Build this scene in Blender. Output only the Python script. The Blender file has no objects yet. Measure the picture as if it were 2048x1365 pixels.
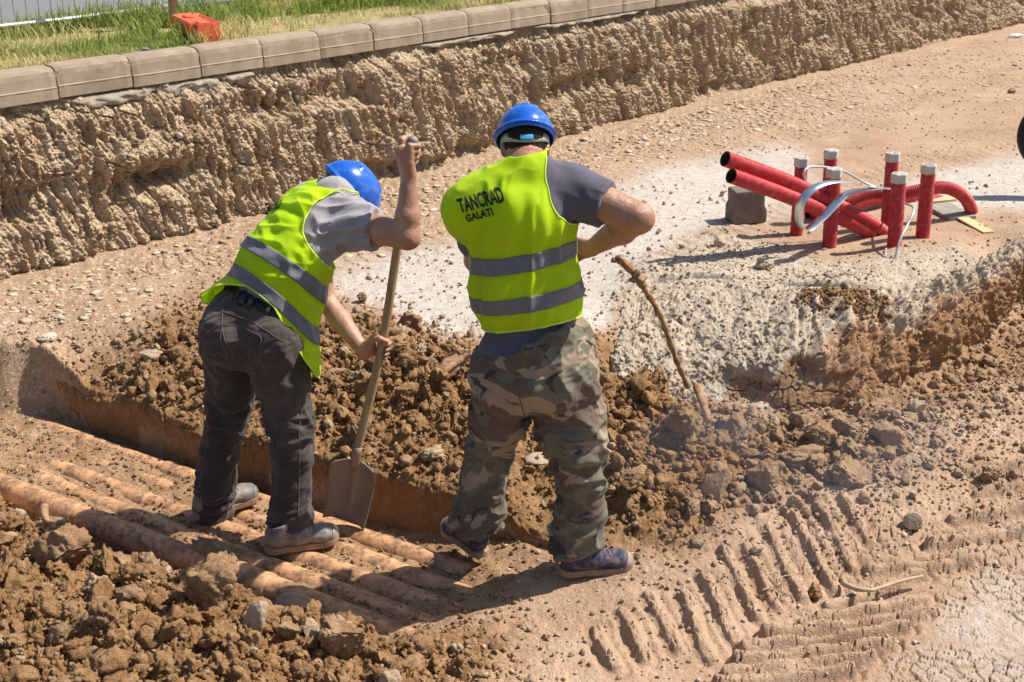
import bpy, bmesh, math, random
import numpy as np
from mathutils import Vector, Matrix
from mathutils.bvhtree import BVHTree

# ---------------------------------------------------------------- camera, sky, sun, exposure
SC = bpy.context.scene
COL = SC.collection
FPX = 2500.0                      # focal length in pixels of the 2048 px wide photograph
CAMH = 2.6
PITCH = math.atan(992.0 / FPX)
cam_d = bpy.data.cameras.new('camera')
cam = bpy.data.objects.new('camera', cam_d)
COL.objects.link(cam)
cam_d.sensor_width = 36.0
cam_d.lens = FPX / 2048.0 * 36.0
cam_d.clip_start = 0.1
cam_d.clip_end = 400.0
cam_d.dof.use_dof = True
cam_d.dof.focus_distance = 4.6
cam_d.dof.aperture_fstop = 8.0
cam.location = (0, 0, CAMH)
cam.rotation_euler = (math.pi / 2 - PITCH, 0, 0)
SC.camera = cam

SUN = Vector((0.588, 0.175, 0.790)).normalized()      # direction towards the sun
W = bpy.data.worlds.new('World')
SC.world = W
W.use_nodes = True
wn = W.node_tree
sky = wn.nodes.new('ShaderNodeTexSky')
sky.sky_type = 'NISHITA'
sky.sun_disc = False
sky.sun_elevation = math.asin(SUN.z)
sky.sun_rotation = math.atan2(SUN.x, SUN.y)
sky.air_density = 1.0
sky.dust_density = 1.5
bg = wn.nodes['Background']
bg.inputs['Strength'].default_value = 0.096
wn.links.new(sky.outputs[0], bg.inputs['Color'])
sl = bpy.data.lights.new('sun', 'SUN')
sl.energy = 5.0
sl.angle = math.radians(0.53)
sl.color = (1.0, 0.955, 0.875)
so = bpy.data.objects.new('sun', sl)
COL.objects.link(so)
so.rotation_euler = SUN.to_track_quat('Z', 'Y').to_euler()
SC.view_settings.view_transform = 'Standard'
SC.view_settings.look = 'None'
SC.view_settings.exposure = 0.48
SC.view_settings.gamma = 1.0
SC.cycles.max_bounces = 6
SC.cycles.diffuse_bounces = 3
SC.cycles.transparent_max_bounces = 8
SC.cycles.use_denoising = True

# ---------------------------------------------------------------- measuring the photograph
_c, _s = math.cos(PITCH), math.sin(PITCH)
def ray(x, y):
    v = y - 682.5
    return x - 1024.0, FPX * _c - v * _s, FPX * _s + v * _c
def pz(x, y, z):                  # the place seen at photo pixel x, y that lies at height z
    l, w, d = ray(x, y); k = (CAMH - z) / d
    return Vector((l * k, w * k, z))
def pd(x, y, D):                  # the place seen at photo pixel x, y at forward distance D
    l, w, d = ray(x, y); k = D / w
    return Vector((l * k, D, CAMH - d * k))

# ---------------------------------------------------------------- noise
def _h(ix, iy, iz, seed):
    n = (ix.astype(np.int64) * 374761393 + iy.astype(np.int64) * 668265263 + iz.astype(np.int64) * 1274126177 + seed * 982451653) & 0xffffffff
    n = ((n ^ (n >> 13)) * 1274126177) & 0xffffffff
    n = ((n ^ (n >> 16)) * 2246822519) & 0xffffffff
    n = n ^ (n >> 15)
    return (n & 0xffffff).astype(np.float32) / 16777216.0
def vn2(x, y, seed=0):
    ix = np.floor(x); iy = np.floor(y); fx = (x - ix).astype(np.float32); fy = (y - iy).astype(np.float32)
    fx = fx * fx * fx * (fx * (fx * 6 - 15) + 10); fy = fy * fy * fy * (fy * (fy * 6 - 15) + 10)
    z = np.zeros_like(ix)
    a = _h(ix, iy, z, seed); b = _h(ix + 1, iy, z, seed); c = _h(ix, iy + 1, z, seed); d = _h(ix + 1, iy + 1, z, seed)
    return (a + (b - a) * fx + (c - a) * fy + (a - b - c + d) * fx * fy) * 2 - 1
def vn3(x, y, z, seed=0):
    ix = np.floor(x); iy = np.floor(y); iz = np.floor(z)
    f = [(q - i).astype(np.float32) for q, i in ((x, ix), (y, iy), (z, iz))]
    f = [t * t * (3 - 2 * t) for t in f]
    r = 0
    for dx in (0, 1):
        for dy in (0, 1):
            for dz in (0, 1):
                w = (f[0] if dx else 1 - f[0]) * (f[1] if dy else 1 - f[1]) * (f[2] if dz else 1 - f[2])
                r = r + w * _h(ix + dx, iy + dy, iz + dz, seed)
    return r * 2 - 1
def fb2(x, y, o=4, seed=0, g=0.5):
    r = 0; a = 1.0; t = 0
    for i in range(o):
        r = r + a * vn2(x * 2 ** i + 17.3 * i, y * 2 ** i - 9.1 * i, seed + i); t += a; a *= g
    return r / t
def fb3(p, o=3, seed=0, g=0.5):
    r = 0; a = 1.0; t = 0
    for i in range(o):
        k = 2 ** i
        r = r + a * vn3(p[:, 0] * k + 3.1 * i, p[:, 1] * k, p[:, 2] * k + 7.7 * i, seed + i); t += a; a *= g
    return r / t
def wor2(x, y, seed=0, jit=0.9):
    ix = np.floor(x); iy = np.floor(y)
    F1 = np.full(x.shape, 9.0, np.float32); F2 = F1.copy(); ID = np.zeros(x.shape, np.float32)
    VX = np.zeros(x.shape, np.float32); VY = VX.copy()
    z0 = np.zeros_like(ix)
    for dx in (-1, 0, 1):
        for dy in (-1, 0, 1):
            cx = ix + dx; cy = iy + dy
            px = cx + 0.5 + (_h(cx, cy, z0, seed) - 0.5) * jit - x
            py = cy + 0.5 + (_h(cx, cy, z0 + 1, seed) - 0.5) * jit - y
            d = np.sqrt(px * px + py * py).astype(np.float32)
            m = d < F1
            F2 = np.where(m, F1, np.minimum(F2, d)); F1 = np.where(m, d, F1)
            ID = np.where(m, _h(cx, cy, z0 + 2, seed), ID); VX = np.where(m, px, VX); VY = np.where(m, py, VY)
    return F1, F2, ID, VX, VY
def sst(a, b, x):
    t = np.clip((x - a) / (b - a), 0, 1); return t * t * (3 - 2 * t)

# ---------------------------------------------------------------- object helpers
def tag(o, label=None, cat=None, group=None, kind=None):
    if label: o['label'] = label
    if cat: o['category'] = cat
    if group: o['group'] = group
    if kind: o['kind'] = kind
    return o
def empty(name, loc, label, cat, group=None, rz=0):
    o = bpy.data.objects.new(name, None); COL.objects.link(o)
    o.location = loc; o.rotation_euler = (0, 0, rz); o.empty_display_size = 0.1
    return tag(o, label, cat, group)
def mesh_np(name, V, F, mat, parent=None, smooth=True, cols=None, uv=None):
    """V (n,3), F (m,4) or (m,3) or a list of faces"""
    me = bpy.data.meshes.new(name)
    V = np.asarray(V, dtype=np.float32)
    if isinstance(F, np.ndarray):
        k = F.shape[1]
        me.vertices.add(len(V)); me.vertices.foreach_set('co', V.ravel())
        me.loops.add(F.size); me.loops.foreach_set('vertex_index', F.astype(np.int32).ravel())
        me.polygons.add(len(F)); me.polygons.foreach_set('loop_start', np.arange(0, F.size, k, dtype=np.int32))
        me.update(calc_edges=True); me.validate()
    else:
        me.from_pydata([tuple(map(float, v)) for v in V], [], F); me.validate()
    if smooth: me.polygons.foreach_set('use_smooth', np.ones(len(me.polygons), bool))
    if cols is not None:
        for cn, c in cols.items():
            a = me.color_attributes.new(cn, 'FLOAT_COLOR', 'POINT')
            cc = np.ones((len(V), 4), np.float32); cc[:, :c.shape[1]] = c
            a.data.foreach_set('color', cc.ravel())
    if mat: me.materials.append(mat)
    o = bpy.data.objects.new(name, me); COL.objects.link(o)
    if parent is not None:
        o.parent = parent
        o.matrix_parent_inverse = Matrix.Identity(4)
        bpy.context.view_layer.update()
        inv = parent.matrix_world.inverted()
        me.transform(inv)
    me.update()
    return o
def quads(nu, nv, wrap=False):
    i = np.arange(nu - (0 if wrap else 1)); j = np.arange(nv - 1)
    I, J = np.meshgrid(i, j, indexing='ij'); I2 = (I + 1) % nu
    return np.stack([I * nv + J, I2 * nv + J, I2 * nv + J + 1, I * nv + J + 1], -1).reshape(-1, 4)
def tube(path, rad, n=10, cap=True, flat=None, up=None):
    """tube along a path; rad scalar or list; returns V, F(list)"""
    P = [Vector(p) for p in path]; m = len(P)
    R = rad if hasattr(rad, '__len__') else [rad] * m
    V = []; F = []
    t0 = (P[1] - P[0]).normalized()
    u = Vector(up) if up else (Vector((0, 0, 1)) if abs(t0.z) < 0.9 else Vector((1, 0, 0)))
    a = (u - t0 * u.dot(t0)).normalized()
    for i in range(m):
        t = (P[min(i + 1, m - 1)] - P[max(i - 1, 0)]).normalized()
        a = (a - t * a.dot(t)).normalized(); b = t.cross(a)
        for k in range(n):
            an = 2 * math.pi * k / n
            V.append(P[i] + a * (math.cos(an) * R[i] * (flat or 1)) + b * (math.sin(an) * R[i]))
    for i in range(m - 1):
        for k in range(n):
            F.append((i * n + k, i * n + (k + 1) % n, (i + 1) * n + (k + 1) % n, (i + 1) * n + k))
    if cap:
        F.append(tuple(range(n - 1, -1, -1))); F.append(tuple((m - 1) * n + k for k in range(n)))
    return V, F
def merge(parts):
    V = []; F = []
    for v, f in parts:
        o = len(V); V += [tuple(p) for p in v]; F += [tuple(i + o for i in q) for q in f]
    return V, F
def box(c, s, M=None, bevel=0.0, seg=2):
    bm = bmesh.new(); bmesh.ops.create_cube(bm, size=1)
    for v in bm.verts: v.co = Vector((v.co.x * s[0], v.co.y * s[1], v.co.z * s[2]))
    if bevel: bmesh.ops.bevel(bm, geom=list(bm.edges), offset=bevel, segments=seg, profile=0.6, affect='EDGES')
    T = (M or Matrix.Identity(4))
    V = [T @ v.co + Vector(c) for v in bm.verts]; bm.verts.index_update()
    F = [tuple(v.index for v in f.verts) for f in bm.faces]; bm.free()
    return V, F
def smooth_path(P, k=6):
    P = [Vector(p) for p in P]; out = []
    for i in range(len(P) - 1):
        a = P[max(i - 1, 0)]; b = P[i]; c = P[i + 1]; d = P[min(i + 2, len(P) - 1)]
        for j in range(k):
            t = j / k
            out.append(0.5 * ((2 * b) + (c - a) * t + (2 * a - 5 * b + 4 * c - d) * t * t + (3 * b - a - 3 * c + d) * t ** 3))
    out.append(P[-1]); return out
def copy_tree(o, parent=None):
    c = o.copy(); COL.objects.link(c)
    if parent: c.parent = parent
    for ch in o.children: copy_tree(ch, c)
    return c

# ---------------------------------------------------------------- materials
class NT:
    def __init__(s, name, rough=0.9, spec=0.3):
        s.m = bpy.data.materials.new(name); s.m.use_nodes = True; s.t = s.m.node_tree
        s.b = s.t.nodes['Principled BSDF']; s.out = s.t.nodes['Material Output']
        s.b.inputs['Roughness'].default_value = rough; s.b.inputs['Specular IOR Level'].default_value = spec
        s.co = s.t.nodes.new('ShaderNodeTexCoord').outputs['Object']
    def n(s, t, **k):
        nd = s.t.nodes.new(t)
        for a, v in k.items(): setattr(nd, a, v)
        return nd
    def L(s, a, b): s.t.links.new(a, b)
    def noise(s, sc, det=4, rough=0.6, vec=None, dist=0.0):
        nd = s.n('ShaderNodeTexNoise'); nd.inputs['Scale'].default_value = sc; nd.inputs['Detail'].default_value = det
        nd.inputs['Roughness'].default_value = rough; nd.inputs['Distortion'].default_value = dist
        s.L(vec or s.co, nd.inputs['Vector']); return nd.outputs['Fac']
    def vor(s, sc, feat='F1', vec=None, out='Distance'):
        nd = s.n('ShaderNodeTexVoronoi', feature=feat); nd.inputs['Scale'].default_value = sc
        s.L(vec or s.co, nd.inputs['Vector']); return nd.outputs[out]
    def ramp(s, fac, pts):
        nd = s.n('ShaderNodeValToRGB'); e = nd.color_ramp.elements
        while len(e) < len(pts): e.new(0.5)
        for el, (p, c) in zip(e, pts):
            el.position = p; el.color = (c if hasattr(c, '__len__') else (c, c, c)) + ((1,) if hasattr(c, '__len__') else (1,)) if hasattr(c, '__len__') else (c, c, c, 1)
        s.L(fac, nd.inputs['Fac']); return nd.outputs['Color']
    def mix(s, fac, a, b, mode='MIX'):
        nd = s.n('ShaderNodeMix', data_type='RGBA', blend_type=mode)
        for sock, v in ((nd.inputs['Factor'], fac), (nd.inputs['A'], a), (nd.inputs['B'], b)):
            if hasattr(v, 'links'): s.L(v, sock)
            elif hasattr(v, '__len__'): sock.default_value = tuple(v) + (1,)
            else: sock.default_value = v
        return nd.outputs['Result']
    def math(s, op, a, b=0.0, clamp=False):
        nd = s.n('ShaderNodeMath', operation=op); nd.use_clamp = clamp
        for i, v in enumerate((a, b)):
            if hasattr(v, 'links'): s.L(v, nd.inputs[i])
            else: nd.inputs[i].default_value = v
        return nd.outputs[0]
    def attr(s, name):
        nd = s.n('ShaderNodeAttribute', attribute_name=name); sp = s.n('ShaderNodeSeparateColor'); s.L(nd.outputs['Color'], sp.inputs[0])
        return sp.outputs[0], sp.outputs[1], sp.outputs[2], nd.outputs['Color']
    def mapping(s, sc=(1, 1, 1), rot=(0, 0, 0), vec=None):
        nd = s.n('ShaderNodeMapping'); nd.inputs['Scale'].default_value = sc; nd.inputs['Rotation'].default_value = rot
        s.L(vec or s.co, nd.inputs['Vector']); return nd.outputs[0]
    def col(s, c):
        if hasattr(c, 'links'): s.L(c, s.b.inputs['Base Color'])
        else: s.b.inputs['Base Color'].default_value = tuple(c) + (1,)
    def bump(s, h, strength=0.5, dist=0.01, prev=None):
        nd = s.n('ShaderNodeBump'); nd.inputs['Strength'].default_value = strength; nd.inputs['Distance'].default_value = dist
        s.L(h, nd.inputs['Height'])
        if prev: s.L(prev, nd.inputs['Normal'])
        s.L(nd.outputs[0], s.b.inputs['Normal']); return nd.outputs[0]
def simple(name, c, rough=0.6, spec=0.4, metal=0.0, var=0.15, sc=30, bump=0.0, bd=0.002, dirt=None, dirt_amt=0.4, dsc=6):
    t = NT(name, rough, spec)
    a = tuple(x * (1 - var) for x in c); b = tuple(min(1, x * (1 + var)) for x in c)
    cc = t.ramp(t.noise(sc, 5), [(0.3, a), (0.7, b)])
    if dirt is not None:
        f = t.ramp(t.noise(dsc, 6, 0.65), [(0.62 - dirt_amt * 0.4, 0.0), (0.78 - dirt_amt * 0.25, 0.85)])
        cc = t.mix(f, cc, dirt)
    t.col(cc); t.b.inputs['Metallic'].default_value = metal
    if bump: t.bump(t.noise(sc * 2, 6, 0.7), bump, bd)
    return t.m

SOIL_DRY = (0.40, 0.265, 0.165)
SOIL_DARK = (0.245, 0.135, 0.066)
def soil_material(name, use_attr=True, rock=False):
    """earth: R of the attribute = freshly dug, G = grey gravelly, B = cement dust, second attribute R = clay cut"""
    t = NT(name, 0.95, 0.15)
    n1 = t.noise(2.3, 6, 0.65); n2 = t.noise(19, 5, 0.7); n3 = t.noise(90, 3, 0.7)
    dry = t.ramp(n1, [(0.28, (0.275, 0.163, 0.095)), (0.5, (0.395, 0.252, 0.160)), (0.75, (0.51, 0.365, 0.255))])
    dry = t.mix(t.ramp(n2, [(0.35, 0.0), (0.7, 0.55)]), dry, (0.47, 0.33, 0.225))
    fresh = t.ramp(n2, [(0.3, (0.17, 0.085, 0.034)), (0.55, (0.28, 0.158, 0.072)), (0.75, (0.39, 0.25, 0.14))])
    clay = t.ramp(n2, [(0.3, (0.24, 0.12, 0.05)), (0.7, (0.34, 0.19, 0.095))])
    grey = t.ramp(n2, [(0.3, (0.34, 0.26, 0.185)), (0.55, (0.47, 0.385, 0.29)), (0.75, (0.60, 0.52, 0.42))])
    white = t.ramp(n2, [(0.25, (0.38, 0.30, 0.225)), (0.45, (0.48, 0.415, 0.35)), (0.7, (0.58, 0.525, 0.47))])
    if use_attr:
        r, g, b, _ = t.attr('soil'); r2, g2, b2, _ = t.attr('soil2')
        def brk(v, amt=0.35):     # break the border of a patch up with noise
            x = t.math('ADD', v, t.math('MULTIPLY', t.math('SUBTRACT', t.noise(7, 6, 0.7), 0.5), amt * 2))
            return t.ramp(x, [(0.33, 0.0), (0.67, 1.0)])
        c = t.mix(brk(r), dry, fresh); c = t.mix(brk(g), c, grey); c = t.mix(brk(b, .22), c, white); c = t.mix(brk(r2, 0.2), c, clay)
        # pale flat pebbles and lumps pressed into it
        c = t.mix(t.math('MULTIPLY', g2, .6), c, t.ramp(n2, [(.3, (.27, .175, .10)), (.7, (.37, .255, .155))])); c = t.mix(t.math('MULTIPLY', g2, t.ramp(t.vor(30), [(0.0, 1.0), (0.22, 1.0), (0.32, 0.0)])), c, (0.60, 0.50, 0.38))
    else:
        r, g, b, _ = t.attr('soil')
        c = t.mix(r, dry, fresh); c = t.mix(g, c, grey); c = t.mix(b, c, (0.62, 0.52, 0.40))
    c = t.mix(0.55, c, t.ramp(n3, [(0.3, 0.25), (0.7, 0.8)]), 'SOFT_LIGHT')
    if use_attr: c = t.mix(t.math('MULTIPLY', b2, .55), c, (.13, .075, .045))  # shade inside the cracks put into the colour as a darker brown
    if rock: c = t.mix(.70, c, t.ramp(t.noise(7, 6, .75, t.mapping((1, 1, .35))), [(.3, (.41, .27, .155)), (.5, (.59, .435, .275)), (.7, (.75, .61, .44))]))
    t.col(c)
    h = t.math('ADD', t.math('MULTIPLY', t.noise(55, 6, 0.75), 1.0), t.math('MULTIPLY', t.vor(160), -0.25))
    if rock: h = t.math('ADD', h, t.math('ADD', t.math('MULTIPLY', t.noise(24, 5, .8), 1.3), t.math('ADD', t.math('MULTIPLY', t.vor(42), -1.2), t.math('MULTIPLY', t.vor(85), -.6))))
    t.bump(h, 0.85, 0.018 if rock else 0.012)
    return t.m
M_SOIL = soil_material('earth')
M_BANK = soil_material('cut earth', True, True)
M_CLOD = soil_material('clod earth', False)

# ================================================================ THE GROUND OF THE EXCAVATION
# pipe frame: origin on the rear pipe, s along the pipes, q across them towards the camera
PP0 = (-0.247, 4.313); PD = (0.848, -0.530); PQ = (-0.530, -0.848)
def to_sq(x, y):
    a = x - PP0[0]; b = y - PP0[1]
    return a * PD[0] + b * PD[1], a * PQ[0] + b * PQ[1]
def from_sq(s, q, z=0.0):
    return Vector((PP0[0] + s * PD[0] + q * PQ[0], PP0[1] + s * PD[1] + q * PQ[1], z))
# photo px, py, height, roughness, fresh, grey, cement, pebbles
CT = [
 (0,600,.30,.12,.1,.1,.0,.8),(250,560,.30,.12,.1,.1,0,.8),(450,480,.30,.12,0,.1,0,.8),(200,650,.29,.15,.15,.1,0,.7),(0,700,.27,.3,.2,.1,0,.6),
 (330,640,.29,.35,.6,0,0,.2),(380,700,.24,.8,.9,0,0,0),(100,740,.24,.7,.4,.1,0,.3),(20,800,.12,.8,.4,.1,0,.3),(60,770,.18,.85,.4,.1,0,.2),(280,750,.17,.7,.8,0,0,.1),
 (180,772,.11,.6,.7,0,0,.1),(400,845,.11,.45,.85,0,0,0),(520,882,.11,.45,.85,0,0,0),(650,920,.11,.45,.85,0,0,0),(850,955,.11,.5,.9,0,0,0),(1000,1000,.08,.5,.9,0,0,0),(1100,1060,.02,.4,.8,0,0,0),
 (560,740,.24,.8,.9,0,0,0),(600,840,.18,.8,.9,0,0,0),(700,800,.22,1,1,0,0,0),(850,800,.25,1,1,0,0,0),(760,700,.28,1,1,0,0,0),(850,880,.17,.9,1,0,0,0),(620,690,.27,.7,.8,0,0,0),(700,640,.30,.5,.6,0,.2,0),
 (720,560,.30,.05,0,0,.75,.1),(850,540,.30,.04,0,0,.9,0),(900,640,.30,.1,.1,0,.9,0),(1200,620,.30,.05,0,0,1,0),(1200,560,.30,.03,0,0,1,0),(1250,450,.30,.02,0,0,1,0),(1350,400,.30,.02,0,0,.95,0),(1300,480,.30,.03,0,0,.9,0),(1200,700,.27,.5,.8,0,.1,0),
 (1330,340,.30,.03,0,0,.65,.1),(1440,420,.30,.03,0,0,.75,0),(1560,310,.30,.03,0,0,.7,0),(1900,390,.30,.03,0,0,.85,0),(2040,390,.30,.05,0,0,.95,0),(1960,350,.30,.03,0,0,.8,0),
 (1150,400,.30,.05,0,0,.35,.4),(1000,440,.30,.06,0,0,.4,.5),(850,450,.30,.1,0,0,.1,.8),(700,470,.30,.12,0,0,0,.8),(900,400,.30,.1,0,0,0,.8),(1200,330,.30,.06,0,0,0,.9),(1400,280,.30,.06,0,0,0,.9),(1600,220,.30,.06,0,0,0,.9),
 (1800,280,.30,.05,.1,0,0,.1),(2000,200,.30,.05,0,0,0,.3),(1700,330,.30,.04,.1,0,.1,0),(2040,270,.30,.05,0,0,.3,0),
 (1560,450,.30,.03,0,.1,.35,0),(1700,500,.30,.03,0,.1,.2,0),(1900,480,.30,.05,.1,.1,.1,0),(2000,430,.30,.08,.1,0,.3,0),
 (1300,535,.335,.15,0,.8,.35,0),(1430,495,.32,.2,0,.9,0,0),(1370,600,.37,.2,0,.85,.25,0),(1262,612,.31,.3,.2,.9,0,0),(1215,760,.12,.5,.9,.5,0,0),(1500,560,.35,.15,0,.8,.3,0),(1500,630,.37,.28,0,1,0,0),(1400,800,.02,.3,.5,.3,0,0),(1550,815,0,.4,.6,.5,0,0),
 (1650,550,.335,.2,0,.9,0,0),(1690,610,.36,.35,.7,.4,0,0),(1680,800,.0,.3,.5,.3,0,0),(1780,560,.34,.15,0,.8,.2,0),(1780,590,.35,.2,0,1,0,0),(1850,545,.33,.15,0,.9,.1,0),
 (1950,510,.325,.15,0,.6,.2,0),(2048,462,.315,.15,0,.5,.2,0),(1800,755,.02,.5,.6,.1,0,0),(1850,735,0,.5,.5,0,0,0),(1950,670,0,.5,.5,0,0,0),(2048,590,0,.5,.5,0,0,0),
 (1260,780,.24,.9,1,0,0,0),(1340,770,.25,.9,1,0,0,0),(1300,880,.19,1,1,0,0,0),(1430,870,.14,.9,1,0,0,0),(1250,960,.13,.9,1,0,0,0),(1400,970,.11,1,1,0,0,0),(1350,1060,.04,.7,.8,0,0,0),(1080,800,.22,1,1,0,0,0),(1080,900,.15,.7,.9,0,0,0),(1080,980,.08,.5,.9,0,0,0),
 (1560,900,.08,1,.8,0,0,0),(1700,920,.06,.9,.6,.1,0,0),(1560,980,.05,.6,.5,.1,0,.1),(1700,1000,.02,.4,.3,.1,0,.1),(1850,850,.02,.5,.45,.25,0,.2),(2000,800,.0,.42,.35,.2,0,.3),(2040,1000,-.03,.3,.15,.2,0,.2),(1850,980,0,.38,.3,.25,0,.2),(1950,900,0,.4,.3,.25,0,.2),
 (1180,1150,.0,.1,.3,.1,0,0),(1030,1180,-.03,.12,.4,.1,0,0),(950,1120,-.04,.3,.7,0,0,0),(1300,1120,.02,.3,.4,.1,0,0),(1400,1100,.03,.4,.4,.1,0,0),(1480,1060,.04,.35,.3,.2,0,0),(1560,1030,.04,.3,.2,.2,0,0),
 (1650,1080,0,.27,.15,.3,0,0),(1550,1160,-.02,.24,.1,.3,0,0),(1420,1180,.02,.26,.15,.2,0,0),(1250,1230,.02,.26,.3,.2,0,0),(1100,1250,.0,.25,.3,.1,0,0),(1150,1330,0,.2,.2,.1,0,0),
 (1700,1200,-.06,.03,0,.25,.1,0),(1850,1130,-.06,.05,.0,.3,.15,0),(2000,1150,-.06,.03,0,0,.45,0),(1950,1250,-.06,.02,0,0,.5,0),(2048,1365,-.06,.02,0,0,.5,0),(1780,1330,-.06,.03,0,0,.35,0),(1500,1350,-.05,.05,0,.25,0,0),(1350,1330,-.03,.2,.15,.2,0,0),
 (880,1250,-.02,.6,.8,0,0,0),(960,1320,.03,.5,.6,0,0,0),(800,1290,.05,1,1,0,0,0),(700,1310,.09,1,1,0,0,0),(600,1240,.01,.8,1,0,0,0),(500,1260,.07,1,1,0,0,0),(400,1200,.04,1,1,0,0,0),(300,1180,.05,1,1,0,0,0),(150,1170,.07,1,1,0,0,0),(250,1300,.17,1,1,0,0,0),(80,1300,.15,1,1,0,0,0),(0,1150,.06,1,1,0,0,0),(60,1090,-.02,.8,1,0,0,0),(450,1350,.17,1,1,0,0,0),(650,1365,.12,1,1,0,0,0),(850,1365,.07,.8,.8,0,0,0),
 (300,1110,-.05,.8,.9,0,0,0),(450,1170,-.02,.8,.9,0,0,0),(560,1220,-.03,.8,.9,0,0,0),
]
FAR = [(-6,3,.1),(-5,6,.3),(-4,8,.3),(-2,12,.3),(0,16,.3),(4,20,.3),(8,20,.3),(14,18,.3),(8,10,.3),(6,8,.28),(5,6,0),(5,3,-.06),(3,2,-.06),(0,2,.05),(-3,2,.1),(20,40,.3),(0,40,.3),(5,12,.3),(3.5,10,.3),(30,30,.3)]
cx = []; cv = []
for r in CT:
    p = pz(r[0], r[1], r[2]); cx.append((p.x, p.y)); cv.append(r[2:])
for x, y, z in FAR:
    cx.append((x, y)); cv.append((z, .1, .1, 0, 0, .3))
cx = np.array(cx); cv = np.array(cv)
def _ker(d): return np.sqrt(d * d + 0.01)
def _warp(p): # compress distance with depth so far control points do not fight near ones
    p = np.asarray(p, float); return np.stack([p[..., 0] * 4 / np.maximum(p[..., 1], 2) ** .7, np.log(np.maximum(p[..., 1], 1)) * 5], -1)
wx = _warp(cx)
_K = _ker(np.linalg.norm(wx[:, None] - wx[None], axis=-1)); _n = len(cx)
_A = np.zeros((_n + 1, _n + 1)); _A[:_n, :_n] = _K - np.eye(_n) * 0.012; _A[:_n, _n] = 1; _A[_n, :_n] = 1
_Wt = np.linalg.solve(_A, np.vstack([cv, np.zeros((1, cv.shape[1]))]))
def base_fields(x, y):
    sh = x.shape; P = _warp(np.stack([x.ravel(), y.ravel()], -1)).astype(np.float32)
    out = np.zeros((len(P), cv.shape[1]), np.float32)
    for i in range(0, len(P), 100000):
        q = P[i:i + 100000]
        d2 = (q[:, :1] - wx[:, 0].astype(np.float32)) ** 2 + (q[:, 1:] - wx[:, 1].astype(np.float32)) ** 2
        out[i:i + 100000] = np.sqrt(d2 + 0.01) @ _Wt[:_n].astype(np.float32) + _Wt[_n].astype(np.float32)
    out[:, 0] = np.clip(out[:, 0], -.15, .39); out[:, 1:] = np.clip(out[:, 1:], 0, 1)
    return out.reshape(sh + (cv.shape[1],))
GN = (0.7464, -0.6655); GE = (0.6655, 0.7464)         # wall: normal to the camera side, direction along it
def q_back(s): return np.interp(s, [-3.5, -2.3, -1.5, -0.8, -0.3, 0.05, 0.35, 0.6], [-.15, -.14, -.12, -.17, -.235, -.29, -.27, -.2])

# lugs pressed by machine tyres: photo pixels of both ends
LUGS = [((1573,1045),(1668,1181)),((1626,1028),(1709,1140)),((1684,1024),(1734,1098)),((1540,1090),(1602,1202)),((1494,1123),(1552,1222)),((1448,1131),(1515,1247)),
 ((1407,1181),(1473,1297)),((1366,1214),(1419,1326)),((1299,1214),(1353,1318)),((1241,1247),(1291,1338)),((1190,1280),(1230,1365)),
 ((1738,1131),(1937,1123)),((1655,1202),(1842,1148)),((1606,1239),(1850,1190)),((1531,1268),(1840,1222)),((1490,1297),(1810,1250)),((1473,1318),(1780,1285)),((1448,1343),(1742,1310)),((1432,1363),(1697,1338)),
 ((1954,995),(2100,985)),((1904,1045),(2100,1026)),((1860,1085),(2060,1065)),((1930,960),(2080,948))]
def lug_field(x, y):
    H = np.zeros_like(x)
    wxx = x + 0.012 * fb2(x * 9, y * 9, 2, 77); wyy = y + 0.012 * fb2(x * 9, y * 9, 2, 78)
    for k, (a, b) in enumerate(LUGS):
        a = pz(a[0], a[1], -.03); b = pz(b[0], b[1], -.05)
        dx, dy = b.x - a.x, b.y - a.y; L2 = dx * dx + dy * dy
        m = (x > min(a.x, b.x) - .15) & (x < max(a.x, b.x) + .15) & (y > min(a.y, b.y) - .15) & (y < max(a.y, b.y) + .15)
        px, py = wxx[m] - a.x, wyy[m] - a.y
        t = np.clip((px * dx + py * dy) / L2, 0, 1)
        d = np.hypot(px - t * dx, py - t * dy)
        w = 0.0215
        prof = np.exp(-(d / w) ** 6) * (0.75 + .25 * np.sin(t * 9 + k) ** 2) - 0.30 * np.exp(-((d - .042) / .013) ** 2)
        seg = np.abs(np.modf(t * math.sqrt(L2) * 7 + .4 * vn2(px * 60, py * 60, k) + k * .37)[0] - .5)
        prof = prof - .5 * (seg > .47) * np.exp(-(d / w) ** 6) + .10 * fb2(px * 70, py * 70, 2, k)* np.exp(-(d / w) ** 4)
        H[m] = H[m] + prof * (0.028 if k < 11 else 0.040) * (.70 + .4 * sst(-.35, .25, vn2(px * 7 + k, py * 7, 300)))
    return H
def chunk(x, y, sc, seed, tilt=1.0):
    """broken chunks: every cell a tilted, slightly rounded facet with a crease round it"""
    X = x + .22 / sc * fb2(x * sc * 1.7, y * sc * 1.7, 2, seed + 5); Y = y + .22 / sc * fb2(x * sc * 1.7, y * sc * 1.7, 2, seed + 6)
    F1, F2, ID, VX, VY = wor2(X * sc, Y * sc, seed, 0.95)
    tx = (np.modf(ID * 37.7)[0] - .5) * 2; ty = (np.modf(ID * 91.3)[0] - .5) * 2
    e = np.clip((F2 - F1) * 3.2, 0, 1)
    return (e ** .6) * (0.35 + ID * 0.9) + tilt * (tx * VX + ty * VY) * e - 0.25
CROWN = [(1236,645,.20),(1246,605,.28),(1290,568,.32),(1350,555,.345),(1420,552,.355),(1500,558,.36),(1600,570,.36),(1690,578,.36),(1780,572,.35),(1870,560,.34),(1960,520,.33),(2048,478,.32),(2170,425,.31),(2400,340,.30)]
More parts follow.
